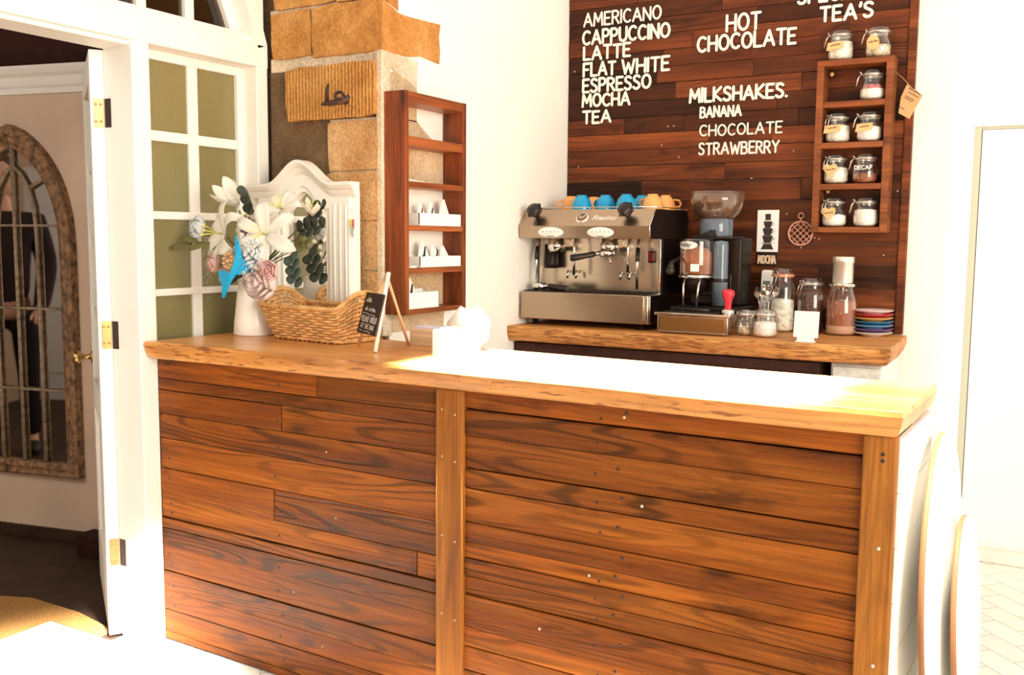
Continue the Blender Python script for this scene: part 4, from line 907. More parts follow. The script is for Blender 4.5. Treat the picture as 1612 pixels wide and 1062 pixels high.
# cordless phone on its base
ph = thing('cordless_phone', 'white cordless phone upright on its base in front of the board', 'phone', (-1.196, 4.455, z0))
q = MB(); q.box(-.042, .042, -.045, .045, 0, .03, .010, 3); q.box(-.032, .032, -.005, .04, .03, .07, .008, 3); q.build('charging_base', M['card'], ph)
pm = Matrix.Rotation(math.radians(-8), 4, 'X')
q = MB()
prof = [(.018, .03), (.027, .04), (.027, .10), (.024, .16), (.025, .235), (.023, .268), (.015, .272)]
q.poly([(a, -.012, b) for a, b in prof] + [(-a, -.012, b) for a, b in reversed(prof)], (0, .022, 0)); hs = q.build('handset', M['card'], ph)
q = MB(); q.box(-.017, .017, -.0135, -.012, .188, .222, .001); q.build('screen', paint('lcd_grey', (.13, .14, .12), .25), hs)
q = MB()
for r_ in range(5):
    for c_ in range(3): q.box(-.018 + c_ * .0135, -.009 + c_ * .0135, -.0138, -.012, .075 + r_ * .019, .086 + r_ * .019, .001)
q.build('keypad', paint('grey_keys', (.48, .46, .44), .5), hs)
# spoons in a steel beaker
bk = thing('spoon_beaker', 'steel beaker of upright teaspoons behind the sugar jar', 'beaker', (-1.128, 4.19, z0))
q = MB(); q.lathe([(.0001, .002), (.030, .002), (.034, 0), (.036, .11), (.0345, .11), (.032, .004), (.0001, .004)], n=28); q.build('beaker', M['glass'], bk)
sq = MB()
sq.tube([(0, 0, 0), (0, 0, .06), (.001, 0, .12), (0, 0, .15)], [.0035, .0026, .0028, .004], 8, flat=.5)
bwl = []
for i in range(7):
    a = i / 6 * PI; rr_ = .0125 * math.sin(a) ** .8 if 0 < a < PI else .0005
    bwl.append((rr_, .145 + i / 6 * .042))
sq.strip([[Vector((r_ * math.cos(t_), -.0018 + .45 * r_ * abs(math.sin(t_)) * (1 if math.sin(t_) > 0 else .55) + .003 * math.sin(math.pi * min(1, max(0, (zz - .145) / .042))), zz)) for t_ in [k * PI / 6 for k in range(12)]] for r_, zz in bwl], True, True, True)
sp0 = sq.build('teaspoon', paint('spoon_steel', (.42, .37, .32), .2, 1.0)); random.seed(2)
spl = ['leftmost in the beaker', 'second from the left in the beaker', 'tilted left of the middle of the beaker', 'in the middle of the beaker', 'standing highest in the beaker', 'right of the middle of the beaker', 'second from the right in the beaker', 'rightmost in the beaker, bowl turned to the front']
for i in range(8):
    o = sp0 if i == 0 else sp0.copy()
    if i: COL.objects.link(o)
    fx = (-1.0, -.72, -.45, -.12, .12, .42, .75, 1.0)[i]; fy = (0, -.7, .85, -.98, .98, -.88, .68, 0)[i]; n_ = math.hypot(fx, fy); fx, fy = fx / n_, fy / n_
    o.location = (-1.128 + fx * .011, 4.19 + fy * .011, z0 + .0058)
    o.rotation_mode = 'QUATERNION'; o.rotation_quaternion = (Matrix.Rotation(.165, 3, Vector((-fy, fx, 0))) @ Matrix.Rotation((.3, -.4, .6, .1, -.5, .5, -.3, .2)[i], 3, 'Z')).to_quaternion()
    o.scale = (1.1, 1.1, 1.04 + .05 * (i % 3))
    tag(o, 'steel teaspoon, ' + spl[i], 'spoon', 'teaspoons in the beaker')

# ------------------------------------------------------------------ tall narrow shelf on the alcove wall
ts = thing('tall_wall_shelf', 'tall narrow red brown wooden shelf unit fixed to the alcove wall beside stone', 'shelf', (-2.2, 3.16, 1.205))
SX0, SX1 = -2.2615, -2.164
for y0_, y1_ in ((2.955, 2.978), (3.354, 3.377)):
    q = MB(); q.rnd(); q.box(SX0, SX1, y0_, y1_, 1.205, 2.047, .002); P(q, 'side_panel', M['shelfwood'], ts)
SF = wood('shelf_board_wood', (.12, .03, .008), (.26, .075, .02), (.36, .12, .035), 1, .4, .35, pvar=.15, line=.3)
for za, zb_, nm_ in ((2.008, 2.046, 'top'), (1.846, 1.881, 'shelf_board'), (1.691, 1.713, 'shelf_board'), (1.527, 1.547, 'shelf_board'), (1.363, 1.385, 'shelf_board'), (1.206, 1.226, 'bottom')):
    q = MB(); q.rnd(); q.box(SX0, SX1 - .002, 2.978, 3.354, za, zb_, .0015); P(q, nm_, SF, ts)
q = MB(); q.rnd(); q.box(SX0, SX0 + .03, 2.978, 3.05, 1.815, 1.846, .002); P(q, 'cleat', SF, ts)
# white trays of cards on its boards
def tray(label, y0_, y1_, z, hgt, x0=-2.255, x1=-2.172):
    t = thing('card_tray', label, 'tray', ((x0 + x1) / 2, (y0_ + y1_) / 2, z + .0008), 0, 'white card trays on the tall shelf')
    q = MB(); hw, hd = (x1 - x0) / 2, (y1_ - y0_) / 2
    q.box(-hw, hw, -hd, hd, 0, .003); q.box(hw - .003, hw, -hd, hd, .003, hgt); q.box(-hw, -hw + .003, -hd, hd, .003, hgt * 1.15); q.box(-hw, hw, -hd, -hd + .003, .003, hgt); q.box(-hw, hw, hd - .003, hd, .003, hgt)
    q.build('tray_body', M['card'], t); return t
def folded_card(label, y, z, wd, hgt, lean, mark=0, x=-2.215, skew=0.0):
    t = thing('folded_card', label, 'card', (x, y, z), 0, 'white cards standing in the trays on the tall shelf')
    q = MB(); q.poly([(0, -wd / 2, 0), (0, wd / 2, 0), (.0, wd / 2 * (.1 + skew), hgt), (0, -wd / 2 * (.25 - skew), hgt * .96)], (.004, 0, 0)); q.build('sheet', M['card'], t)
    if mark:
        q = MB(); xx = .0045
        q.poly([(xx, -wd * .32, hgt * .30), (xx, -wd * .05, hgt * .42), (xx, wd * .10, hgt * .78), (xx, wd * .16, hgt * .74), (xx, wd * .04, hgt * .30), (xx, -wd * .1, hgt * .22)], (.0008, 0, 0))
        q.poly([(xx, wd * .08, hgt * .35), (xx, wd * .3, hgt * .2), (xx, wd * .12, hgt * .26)], (.0008, 0, 0)); q.build('print', M['ink'] if mark == 1 else paint('dark_red_ink', (.25, .05, .04), .6), t)
    t.rotation_euler = (0, lean, 0); return t
tray('white tray of peaked cards on the middle board of the tall shelf', 3.055, 3.352, 1.547, .048)
folded_card('white card with dark red print, in the middle board tray', 3.13, 1.552, .09, .085, -.12, 2); folded_card('white card with black print, in the middle board tray', 3.20, 1.552, .09, .09, -.10, 1); folded_card('plain white peaked card, right in the middle board tray', 3.29, 1.552, .11, .105, -.06)
tray('white tray of pointed cards on the second lowest board', 3.06, 3.352, 1.385, .042)
folded_card('white card with long black curve, in the second lowest tray', 3.15, 1.390, .11, .10, -.14, 1); folded_card('plain white pointed card, middle of the second lowest tray', 3.235, 1.390, .09, .085, -.10, 1, skew=-.5); folded_card('plain white pointed card, right in the second lowest tray', 3.30, 1.390, .10, .08, -.05, skew=-.4)
tray('white tray with one printed card on the bottom board', 2.985, 3.19, 1.226, .062)
folded_card('white card with black print, standing in the bottom tray', 3.06, 1.231, .13, .115, -.12, 1)
q = MB(); q.box(-.045, .045, -.085, .085, 0, .008, .001); o = q.build('booklet', M['paper']); o.location = (-2.19, 3.07, 1.3855); o.rotation_euler = (0, 0, .1)
o.location.x = -2.205; tag(o, 'thin white booklet lying at the left end of the second lowest board', 'booklet'); o.location.y = 3.0; o.scale = (1, .24, 1)
# things on the bar top near the alcove (top z = 1.124)
zc_ = 1.1245
bx = thing('pale_wood_box', 'pale wooden box with papers beside the chalkboard easel', 'box', (-1.918, 2.782, zc_), math.radians(-3))
M['palewood'] = wood('pale_wood', (.62, .42, .25), (.74, .54, .35), (.82, .63, .44), 0, .6, .2, pvar=.05, line=.1, knots=False)
q = MB(); q.box(-.07, .07, -.045, -.037, 0, .06, .001); q.box(-.07, .07, .037, .045, 0, .06, .001); q.box(-.07, -.062, -.037, .037, 0, .06, .001); q.box(.062, .07, -.037, .037, 0, .06, .001); q.box(-.062, .062, -.037, .037, 0, .005); q.build('box_body', M['palewood'], bx)
q = MB(); q.box(-.058, .03, -.034, .034, .0052, .066, .002); tag(q.build('leaflet_stack', paint('lilac_paper', (.74, .66, .80), .7)), 'lilac white leaflets standing in the pale wooden box', 'leaflets')
lf_ = bpy.data.objects['leaflet_stack']; lf_.location = (-1.918, 2.782, zc_); lf_.rotation_euler = (0, 0, math.radians(-3))
q = MB()
for i in range(9): pass
n_ = 20; rings = []
for i in range(9):
    t_ = i / 8; rr_ = .072 * math.sin(.25 + t_ * 2.6) ** .7; ring_ = []
    for k in range(n_):
        a = 2 * PI * k / n_; w_ = 1 + .07 * math.sin(3 * a + i) + .04 * math.sin(7 * a - i * 2)
        ring_.append(Vector((rr_ * w_ * math.cos(a) * 1.15, rr_ * w_ * math.sin(a) * .62, t_ * .135 + .012 * math.sin(2 * a) * t_)))
    rings.append(ring_)
q.strip(rings, True, True, True); o = q.build('paper_bag', M['paper']); o.location = (-1.752, 2.755, zc_); tag(o, 'crumpled white paper bag behind the white tub of sweets', 'bag')
tb_ = thing('sweet_tub', 'square white tub of wrapped sweets at the edge of the sunlit bar top', 'tub', (-1.70, 2.60, zc_), math.radians(4))
q = MB(); hw = .058
q.poly([(-hw, -hw, 0), (hw, -hw, 0), (hw, hw, 0), (-hw, hw, 0)], (0, 0, .003))
for (a, b, c, d_) in ((-hw, hw, -hw, -hw + .003), (-hw, hw, hw - .003, hw), (-hw, -hw + .003, -hw, hw), (hw - .003, hw, -hw, hw)): q.box(a, b, c, d_, .003, .082)
q.build('tub_body', M['card'], tb_)
random.seed(12)
swc = [('silver', (.75, .74, .72)), ('pink', (.80, .42, .40)), ('dark brown', (.12, .03, .02)), ('cream', (.85, .78, .6)), ('peach', (.86, .55, .40)), ('grey', (.45, .44, .44)), ('orange', (.85, .45, .2))]
for i, (cn_, colr) in enumerate(swc):
    q = MB(); q.ball((0, 0, 0), .011, 1.15, 1, .9, 10)
    for sg in (-1, 1): q.strip([[Vector((sg * .010, 0, 0)), Vector((sg * .011, .003, .002)), Vector((sg * .011, 0, -.003))], [Vector((sg * .017, -.007, .003)), Vector((sg * .0175, .007, .003)), Vector((sg * .0165, 0, -.006))]], True, True, False)
    o = q.build('wrapped_sweet', paint('sweet_wrapper_' + cn_.replace(' ', '_'), colr, .3)); o.location = (-1.70 + ((i % 3) - 1) * .0345, 2.60 + ((i // 3) - 1) * .0335, zc_ + .0795); o.rotation_euler = (0, 0, random.random() * 3); o.scale = (.92, .92, 1)
    tag(o, '%s wrapped sweet in the square white tub' % cn_, 'sweet', 'sweets in the white tub')
q = MB(); q.box(-.05, .05, -.05, .05, 0, .064, .004); o = q.build('tissue_filling', M['paper']); o.location = (-1.70, 2.60, zc_ + .0035); o.rotation_euler = (0, 0, math.radians(4)); tag(o, 'white tissue padding under the sweets inside the square tub', 'tissue')

# chalkboard easel
ez = thing('chalkboard_easel', 'little wooden easel with a tilted black chalkboard in front of the wicker basket', 'easel', (-2.0355, 2.5525, zc_))
U_ = Vector((.805, -.593, 0)); V_ = Vector((.152, .206, .967)).normalized(); Nn = U_.cross(V_).normalized()
EM = Matrix(((U_.x, V_.x, Nn.x, 0), (U_.y, V_.y, Nn.y, 0), (U_.z, V_.z, Nn.z, 0), (0, 0, 0, 1)))
M['easelwood'] = paint('pale_easel_wood', (.70, .42, .22), .55, var=.15); M['easelwhite'] = paint('whitewashed_wood', (.88, .80, .70), .55)
q = MB(); q.tube([EM @ Vector((-.108, .002, .0)), EM @ Vector((.018, .262, .0))], .0055, 6); q.build('leg', M['easelwood'], ez)
q = MB(); q.tube([EM @ Vector((.112, .002, .0)), EM @ Vector((.040, .268, .0))], .0075, 6); q.build('leg', M['easelwhite'], ez)
q = MB(); q.tube([(.058, .165, .002), EM @ Vector((.030, .250, -.004))], .0055, 6); q.build('leg', M['easelwood'], ez)
q = MB(); bd = [(-.112, .190), (.104, .192), (.112, .052), (-.116, .046)]
q.poly([EM @ Vector((a, b, .009)) for a, b in bd], EM @ Vector((0, 0, .005))); cbd = q.build('board', M['slate'], ez)
q = MB(); random.seed(5)
LM = EM @ Matrix(((1, 0, 0, 0), (0, 0, 1, 0), (0, -1, 0, 0.0), (0, 0, 0, 1)))
for tx, a, b, z, hh, wd in (("PLEASE ORDER", -.092, .09, .090, .018, .0026), ("AT THE BAR", -.085, .075, .067, .015, .0024)):
    lettering(q, tx, a, b, z, hh, -.0142, wd, .0006, LM, 0, .12)
for a, b, z in ((-.098, -.02, .116), (-.015, .06, .114), (-.09, -.05, .056), (-.03, .05, .056)): lettering(q, "I", a, a + .001, z, .002, -.0142, .002, .0006, LM); q.tube([LM @ Vector((a, -.0146, z)), LM @ Vector(((a + b) / 2, -.0146, z + .003)), LM @ Vector((b, -.0146, z))], .0011, 4)
for x0_, x1_, z_, hh_ in ((-.085, -.02, .157, .018), (-.080, -.045, .128, .016), (-.03, -.005, .128, .012), (.005, .05, .127, .014)):
    k_ = max(5, int((x1_ - x0_) / .0045)); q.tube([LM @ Vector((x0_ + (x1_ - x0_) * i / k_, -.0146, z_ + hh_ * (.15 + .85 * random.random()) * (i % 2))) for i in range(k_ + 1)], .0012, 4)
q.build('chalk_writing', M['chalk'], cbd)

# wicker basket
bk_ = thing('wicker_basket', 'golden wicker basket with raised ends in front of the white mirror', 'basket', (-2.358, 2.715, zc_), math.radians(-7))
A0, B0, A1, B1 = .178, .092, .224, .122
def perim(s, a, b, p=8.0):       # rounded rectangle, s in 0..1
    t_ = 2 * PI * s; c_, s_ = math.cos(t_), math.sin(t_); r_ = (abs(c_) ** p + abs(s_) ** p) ** (-1 / p); return a * c_ * r_, b * s_ * r_
def rimh(x, a): u = abs(x) / a; return .118 + (.0 if u < .80 else 0)
def rim_z(s):
    x, y = perim(s, A1, B1); e = max(0.0, (abs(x) / A1 - .86) / .14); return .118 + .058 * (e ** .8) * (math.cos(min(1, abs(y) / B1) * PI / 2) ** .9)
def bp_(s, t, out=0.0):
    a = A0 + (A1 - A0) * t ** .8 + out; b = B0 + (B1 - B0) * t ** .8 + out; x, y = perim(s, a, b); return Vector((x - .018 * t, y, .004 + t * (rim_z(s) - .004)))
NS = 44; q = MB(); rows = 11
for r_ in range(rows):
    t_ = (r_ + .6) / (rows + .4); pts = []
    for i in range(NS * 2):
        s_ = i / (NS * 2); ph_ = math.sin(PI * (i + (r_ % 2) * 2) / 2 + PI / 4); pts.append(bp_(s_, t_,   .0042 * (1 if ph_ > 0 else -1)))
    pts.append(pts[0]); q.cur = (random.random(),) * 3 + (1,); q.tube(pts, .0056, 5, False, True)
wv = q.build('weave', M['wicker'], bk_)
q = MB()
for i in range(NS): s_ = (i + .5) / NS; q.tube([bp_(s_, 0.0), bp_(s_, .5), bp_(s_, 1.0)], .0028, 5)
q.build('stakes', M['wicker'], bk_)
q = MB()
for k in range(3):
    pts = []
    for i in range(161): s_ = i / 160; a_ = 2 * PI * (i / 160 * 26 + k / 3); c_ = bp_(s_, 1.0, .0055 * math.cos(a_)); c_.z += .0055 * math.sin(a_) + .004; pts.append(c_)
    q.tube(pts, .0056, 6, False)
q.build('rim', M['wicker'], bk_)
q = MB()
for k in range(2):
    pts = []
    for i in range(121): s_ = i / 120; a_ = 2 * PI * (i / 120 * 24 + k / 2); c_ = bp_(s_, 0.0, .003 + .003 * math.cos(a_)); c_.z = .0075 + .0035 * math.sin(a_); pts.append(c_)
    q.tube(pts, .004, 6, False)
x_, y_ = A0, B0; q.box(-A0 * .97, A0 * .97, -B0 * .97, B0 * .97, .004, .012); q.build('base', M['wicker'], bk_)
q = MB(); q.box(-.12, .10, -.06, .06, .0125, .07, .012, 3); o = q.build('folded_cloth', M['paper']); o.location = (-2.37, 2.715, zc_ + .0005); o.rotation_euler = (0, 0, math.radians(-7)); tag(o, 'folded white cloth lying inside the wicker basket', 'cloth')

# ------------------------------------------------------------------ white dressing mirror
dm = thing('dressing_mirror', 'white wooden dressing mirror with a curved swan top leaning by the stone pier', 'mirror', (-2.592, 2.885, zc_))
HW = .243
def bump(u): return .5 + .5 * math.cos(PI * max(-1, min(1, u)))
def zo(x): return .553 + .088 * bump(x / .165)
def zi(x): return .462 + .088 * bump(x / .115)
NB = 34
def loop(hw, zf, zb): 
    pts = [(-hw + 2 * hw * i / 8, zb) for i in range(8)] + [(hw, zb + (zf(hw) - zb) * i / 8) for i in range(8)] + [(hw - 2 * hw * i / NB, zf(hw - 2 * hw * i / NB)) for i in range(NB)] + [(-hw, zf(-hw) - (zf(-hw) - zb) * i / 8) for i in range(8)]
    return pts
lo_, li_ = loop(HW, zo, .0), loop(.112, zi, .10)
def R3(l, y): return [Vector((a, y, b)) for a, b in l]
q = MB(); q.strip([R3(lo_, .03), R3(lo_, -.012), R3(loop(HW - .012, zo, .012), -.022), R3(loop(.135, lambda x: zi(x) + .024, .085), -.022), R3(loop(.125, lambda x: zi(x) + .012, .092), -.014), R3(li_, -.014), R3(li_, .03)], True, False, False)
fm_ = q.build('frame', M['white'], dm)
q = MB(); xs = [HW + .022 - (2 * HW + .044) * i / 48 for i in range(49)]
mp_ = [(.0, -.014), (-.022, -.014), (-.030, .0), (-.034, .012), (-.044, .018), (-.052, .030), (-.052, .042), (.0, .042)]
q.strip([[Vector((x, a, zo(x) - .012 + b)) for a, b in mp_] for x in xs], True, True, False); q.build('cornice', M['porcelain'], dm)
q = MB()
for sg in (-1, 1):
    for k in range(3): q.tube([(sg * (.16 + k * .028), -.0225, .03), (sg * (.16 + k * .028), -.0225, .50)], .0035, 6)
q.build('fluting', M['white'], dm)
q = MB(); q.poly([(a, .004, b) for a, b in loop(.1135, lambda x: zi(x) + .002, .098)], (0, .004, 0)); q.build('mirror_glass', M['mirror'], dm)
kc = thing('charm_pendant', 'colourful little charm pendant hanging on the right post of the white mirror', 'pendant', (-2.340, 2.858, 1.60))
q = MB(); q.tube([(.004 * math.cos(a), -.001, .004 * math.sin(a)) for a in [i * PI / 5 for i in range(11)]], .001, 5); q.tube([(0, -.001, -.004), (.002, -.001, -.03)], .0007, 5); q.build('ring', M['wire'], kc)
for dx, dz, cl, ln in ((-.004, -.03, (.85, .62, .05), .035), (.0, -.055, (.25, .55, .25), .03), (.006, -.03, (.55, .10, .18), .045), (.002, -.075, (.35, .60, .75), .025), (.009, -.07, (.8, .7, .68), .04)):
    q = MB(); q.lathe([(.0001, 0), (.0045, -.006), (.004, -ln * .7), (.0001, -ln)], (dx, -.001, dz), 8); q.build('bead', paint('bead_%d' % int(dz * -1000 + dx * 1e4), cl, .3), kc)

# ------------------------------------------------------------------ vase of flowers
vs = thing('flower_vase', 'plain cream tapered vase at the left end of the bar top', 'vase', (-2.70, 2.705, zc_))
q = MB(); q.lathe([(.0001, .001), (.076, 0), (.080, .004), (.076, .05), (.064, .15), (.056, .212), (.053, .212), (.061, .15), (.070, .02), (.0001, .012)], n=36); q.build('body', M['porcelain'], vs)
M['petaly'] = paint('yellow_lily_throat', (.72, .66, .10), .5)
M['leafd'] = paint('dark_green_leaf', (.035, .045, .028), .5, var=.4, vscale=14)
M['leafo'] = paint('olive_leaf', (.14, .13, .03), .5, var=.3, vscale=12); M['leafe'] = paint('eucalyptus_leaf', (.07, .11, .085), .55, var=.3, vscale=14)
M['leafp'] = paint('purple_leaf', (.20, .10, .13), .5, var=.3, vscale=14); M['stem'] = paint('green_stem', (.10, .13, .04), .6); M['pod'] = paint('dried_pod', (.50, .33, .22), .8, var=.5, vscale=60, bump=.8, bscale=90)
M['ribbon'] = paint('bright_blue_ribbon', (.0, .33, .62), .5)
def align(d, roll=0.0): return Vector(d).to_track_quat('Z', 'Y').to_matrix().to_4x4() @ Matrix.Rotation(roll, 4, 'Z')
def petal_mat(name, col, var=0.0, tr=.45):
    m = paint(name, col, .55, spec=.2, var=var, vscale=18); nt = m.node_tree; p = nt.nodes['Principled BSDF']; out = nt.nodes['Material Output']
    t = nt.nodes.new('ShaderNodeBsdfTranslucent'); t.inputs[0].default_value = (*col, 1); mx = nt.nodes.new('ShaderNodeMixShader'); mx.inputs[0].default_value = tr
    L(nt, p.outputs[0], mx.inputs[1]); L(nt, t.outputs[0], mx.inputs[2]); L(nt, mx.outputs[0], out.inputs[0]); return m
M['petalw'] = petal_mat('white_lily_petal', (.95, .92, .85)); M['petalp'] = petal_mat('pink_rose_petal', (.94, .70, .66), .05); M['petalpp'] = petal_mat('pale_pink_petal', (.96, .87, .84), .02); M['petalb'] = petal_mat('pale_blue_petal', (.93, .955, .965), .03)
def petal(mb, mtx, ln, wd, rise, curl, n=8, m=5, cup=.25):
    rows_ = []
    for i in range(n + 1):
        t_ = i / n; w_ = wd * (math.sin(PI * min(1, .06 + t_ * .94)) ** .75) * (1 - .25 * t_); r_ = ln * math.sin(min(t_ * 1.0, 1) * (PI / 2) * .98) * (1 if rise < 9 else 0); z_ = rise * t_ - curl * t_ ** 3
        rows_.append([mtx @ Vector((r_, w_ * (j / (m - 1) - .5) * 2, z_ + cup * w_ * (abs(j / (m - 1) - .5) * 2) ** 2)) for j in range(m)])
    back_ = [[p - (mtx.to_3x3() @ Vector((0, 0, .0012))) for p in r] for r in rows_]
    mb.strip([a + list(reversed(b)) for a, b in zip(rows_, back_)], True, True, True)
VT = Vector((-2.70, 2.705, zc_ + .245))
def stem(c, root, r=.0025):
    c = Vector(c); v = c - VT; q_ = VT + v * .13 + Vector((0, 0, -.012)); low = Vector((q_.x, q_.y, zc_ + .06 + .05 * abs(v.x)))
    q = MB(); q.tube([p - c for p in (low, q_ + Vector((0, 0, -.03)), q_, VT + v * .5, VT + v * .93)], r, 6); q.build('stem', M['stem'], root)
def lily(label, c, d, size=.085, open_=1.0, roll=0.0):
    t = thing('lily', label, 'flower', c, 0, 'flowers in the cream vase'); A = align(d, roll); stem(c, t, .003)
    for k in range(6):
        q = MB(); mt = A @ Matrix.Rotation(k * PI / 3, 4, 'Z') @ Matrix.Translation((0, 0, .002 * (k % 2))); petal(q, mt, size * open_, size * (.27 if k % 2 else .21), size * (1.05 - .5 * open_), size * .75 * open_ if open_ > .5 else 0, 9, 5); q.build('petal', M['petalw'], t)
    q = MB()
    for k in range(6):
        a = k * PI / 3 + .4; q.tube([A @ Vector((0, 0, 0)), A @ Vector((.006 * math.cos(a), .006 * math.sin(a), size * .35)), A @ Vector((.02 * math.cos(a), .02 * math.sin(a), size * .62))], .0011, 5); q.ball(A @ Vector((.02 * math.cos(a), .02 * math.sin(a), size * .63)), .003, 1, 1, 1.6, 6)
    q.build('stamens', M['petaly'], t); return t
def rose(label, c, d, r=.045, mat='petalp', layers=4, cat='flower', ruff=0.0):
    t = thing('rose' if mat != 'petalb' else 'peony', label, cat, c, 0, 'flowers in the cream vase'); A = align(d); stem(c, t)
    for ly in range(layers):
        f_ = (ly + 1) / layers; cnt = 3 + ly
        for k in range(cnt):
            q = MB(); mt = A @ Matrix.Rotation(2 * PI * k / cnt + ly * .7, 4, 'Z'); n, m_ = 6, 7; rows_ = []
            for i in range(n + 1):
                t_ = i / n; ang = (t_ * 1.0) * PI * (.50 + .16 * f_); rr_ = r * f_ * math.sin(ang) ** .8 if ang > 0 else 0; zz = r * (.35 - .5 * f_) + r * (.95 - .25 * f_) * (1 - math.cos(ang)) * .8 - r * .3
                sp_ = PI / cnt * 1.25 * (math.sin(PI * (.12 + .76 * t_)) ** .5)
                rows_.append([mt @ Vector((rr_ * math.cos(sp_ * (j / (m_ - 1) * 2 - 1)) * (1 + ruff * math.sin(j * 2.1 + i * 1.3)), rr_ * math.sin(sp_ * (j / (m_ - 1) * 2 - 1)), zz - .06 * r * (abs(j / (m_ - 1) - .5) * 2) ** 2 * t_ + ruff * r * .5 * math.sin(j * 1.7 + k))) for j in range(m_)])
            bk2 = [[p + (A.to_3x3() @ Vector((0, 0, -.0012))) * 1.0 for p in rw] for rw in rows_]
            q.strip([a + list(reversed(b)) for a, b in zip(rows_, bk2)], True, True, True); q.build('petal', M[mat], t)
    q = MB(); q.ball(A @ Vector((0, 0, -.1 * r)), r * .42, 1, 1, 1, 10); q.build('heart', M[mat], t); return t
def leafy(label, c, d, n, ln, wd, mat, kind='sprig', spread=.5, round_=False):
    t = thing('leaf_sprig', label, 'leaves', c, 0, 'foliage in the cream vase'); d = Vector(d).normalized(); stem(c, t, .002); L_ = n * ln * .42
    q = MB(); q.tube([(0, 0, 0), d * L_ * .5 + Vector((0, 0, .006)), d * L_], .0016, 5); q.build('twig', M['stem'], t)
    for k in range(n):
        p0 = d * (L_ * (k + .4) / n); sd = d.cross(Vector((0, -1, .3))).normalized() * (1 if k % 2 else -1); dr = (d * (1 - spread) + sd * spread + Vector((0, -.25, .05 * (k % 3)))).normalized()
        up_ = Vector((0, -1, .35)); xx = dr; yy = up_.cross(xx).normalized(); zz = xx.cross(yy); mt = Matrix(((xx.x, yy.x, zz.x, p0.x), (xx.y, yy.y, zz.y, p0.y), (xx.z, yy.z, zz.z, p0.z), (0, 0, 0, 1)))
        q = MB(); petal(q, mt, ln, wd * (1.25 if round_ else 1), .004, ln * .12, 6, 5, .15); q.build('leaf', M[mat], t)
    return t
random.seed(8)
lily('half closed white lily pointing up at the top left of the bouquet', (-2.655, 2.59, 1.612), (-.75, -.15, .75), .125, .42)
lily('large open white lily at the left of the bouquet, lower petal hanging', (-2.675, 2.545, 1.505), (-.45, -.85, .2), .135, 1.0, .55)
lily('open white lily at the upper right of the bouquet', (-2.450, 2.60, 1.595), (.2, -.75, .55), .085, .95, .2)
lily('large star shaped white lily right of the blue and white peony', (-2.452, 2.52, 1.506), (.30, -.9, .15), .12, 1.0, .6)
lily('small white lily by the mirror edge, highest on the right', (-2.365, 2.665, 1.575), (.25, -.3, .9), .075, .5)
lily('small white lily between the two left lilies', (-2.60, 2.60, 1.535), (-.1, -.7, .6), .08, .7)
rose('ruffled pale blue and white peony in the middle of the bouquet', (-2.508, 2.50, 1.432), (.05, -.95, .2), .070, 'petalb', 5, ruff=.12)
rose('pale blue white peony at the far left of the bouquet', (-2.835, 2.56, 1.530), (-.5, -.8, .2), .045, 'petalb', 4, ruff=.12)
rose('small pink rose low on the left side of the bouquet', (-2.71, 2.52, 1.402), (-.5, -.85, .1), .036, 'petalp')
rose('pale pink rose just below the small pink rose on the left', (-2.715, 2.575, 1.352), (-.3, -.9, -.1), .032, 'petalpp', 3)
rose('large pale pink rose hanging over the vase front', (-2.462, 2.50, 1.345), (.0, -.9, -.1), .072, 'petalpp', 4)
rose('deeper pink rose right above the large pale pink rose', (-2.415, 2.485, 1.378), (.3, -.9, .2), .040, 'petalp', 4)
pd = thing('seed_pod', 'round dried brown seed pod beside the blue ribbon', 'seed pod', (-2.572, 2.465, 1.412), 0, 'flowers in the cream vase'); stem((-2.572, 2.465, 1.412), pd)
q = MB(); Ad = align((-.1, -.95, .1)); q.lathe([(.0001, -.02), (.02, -.012), (.034, .0), (.036, .006), (.030, .010), (.0001, .006)], n=24, mat=Ad); q.build('pod', M['pod'], pd)
q = MB()
for k in range(9): a = 2 * PI * k / 9; q.ball(Ad @ Vector((.024 * math.cos(a), .024 * math.sin(a), .010)), .0075, 1, 1, .7, 8)
q.ball(Ad @ Vector((0, 0, .009)), .011, 1, 1, .6, 8); q.build('seeds', M['kraft'], pd)
rb = thing('paper_ribbon', 'bright blue folded ribbon pointing down the left side of the bouquet', 'ribbon', (-2.532, 2.45, 1.42), 0)
q = MB(); pts = [(.002, 0, .085), (.022, -.004, .06), (.030, .004, .0), (.02, .006, -.03), (-.02, .0, -.075), (-.062, .004, -.138), (-.074, .004, -.138), (-.068, .0, -.10), (-.092, .004, -.045), (-.055, -.004, -.04), (-.02, -.008, -.05), (.006, -.008, .0)]
q.poly(pts, (0, .0025, 0)); q.build('band', M['ribbon'], rb)
q = MB(); q.poly([(.03, .004, .0), (.058, .02, -.02), (.03, .02, -.055), (.0, .006, -.055)], (0, .0025, 0)); q.tube([(.02, .006, -.03), (-.02, .09, -.07), (-.055, .175, -.11)], .003, 6); q.build('tail', M['ribbon'], rb)
leafy('dark green leaf cluster at the top middle of the bouquet', (-2.605, 2.62, 1.572), (.25, -.5, .55), 5, .052, .021, 'leafd')
leafy('purple brown leaves in the centre of the bouquet', (-2.575, 2.60, 1.525), (.3, -.6, .1), 5, .050, .020, 'leafp')
leafy('second purple leaf cluster under the top white lilies', (-2.585, 2.60, 1.49), (.2, -.6, -.2), 4, .050, .020, 'leafp')
leafy('long olive leaves pointing left below the large left lily', (-2.76, 2.56, 1.475), (-1, -.25, -.05), 3, .085, .014, 'leafo', spread=.25)
leafy('dark leaves behind the vase top under the pink roses', (-2.62, 2.60, 1.37), (.1, -.6, -.2), 5, .055, .02, 'leafd')
leafy('round leaved eucalyptus sprig hanging right of the pale pink rose', (-2.405, 2.60, 1.45), (.25, -.1, -.8), 7, .04, .020, 'leafe', round_=True)
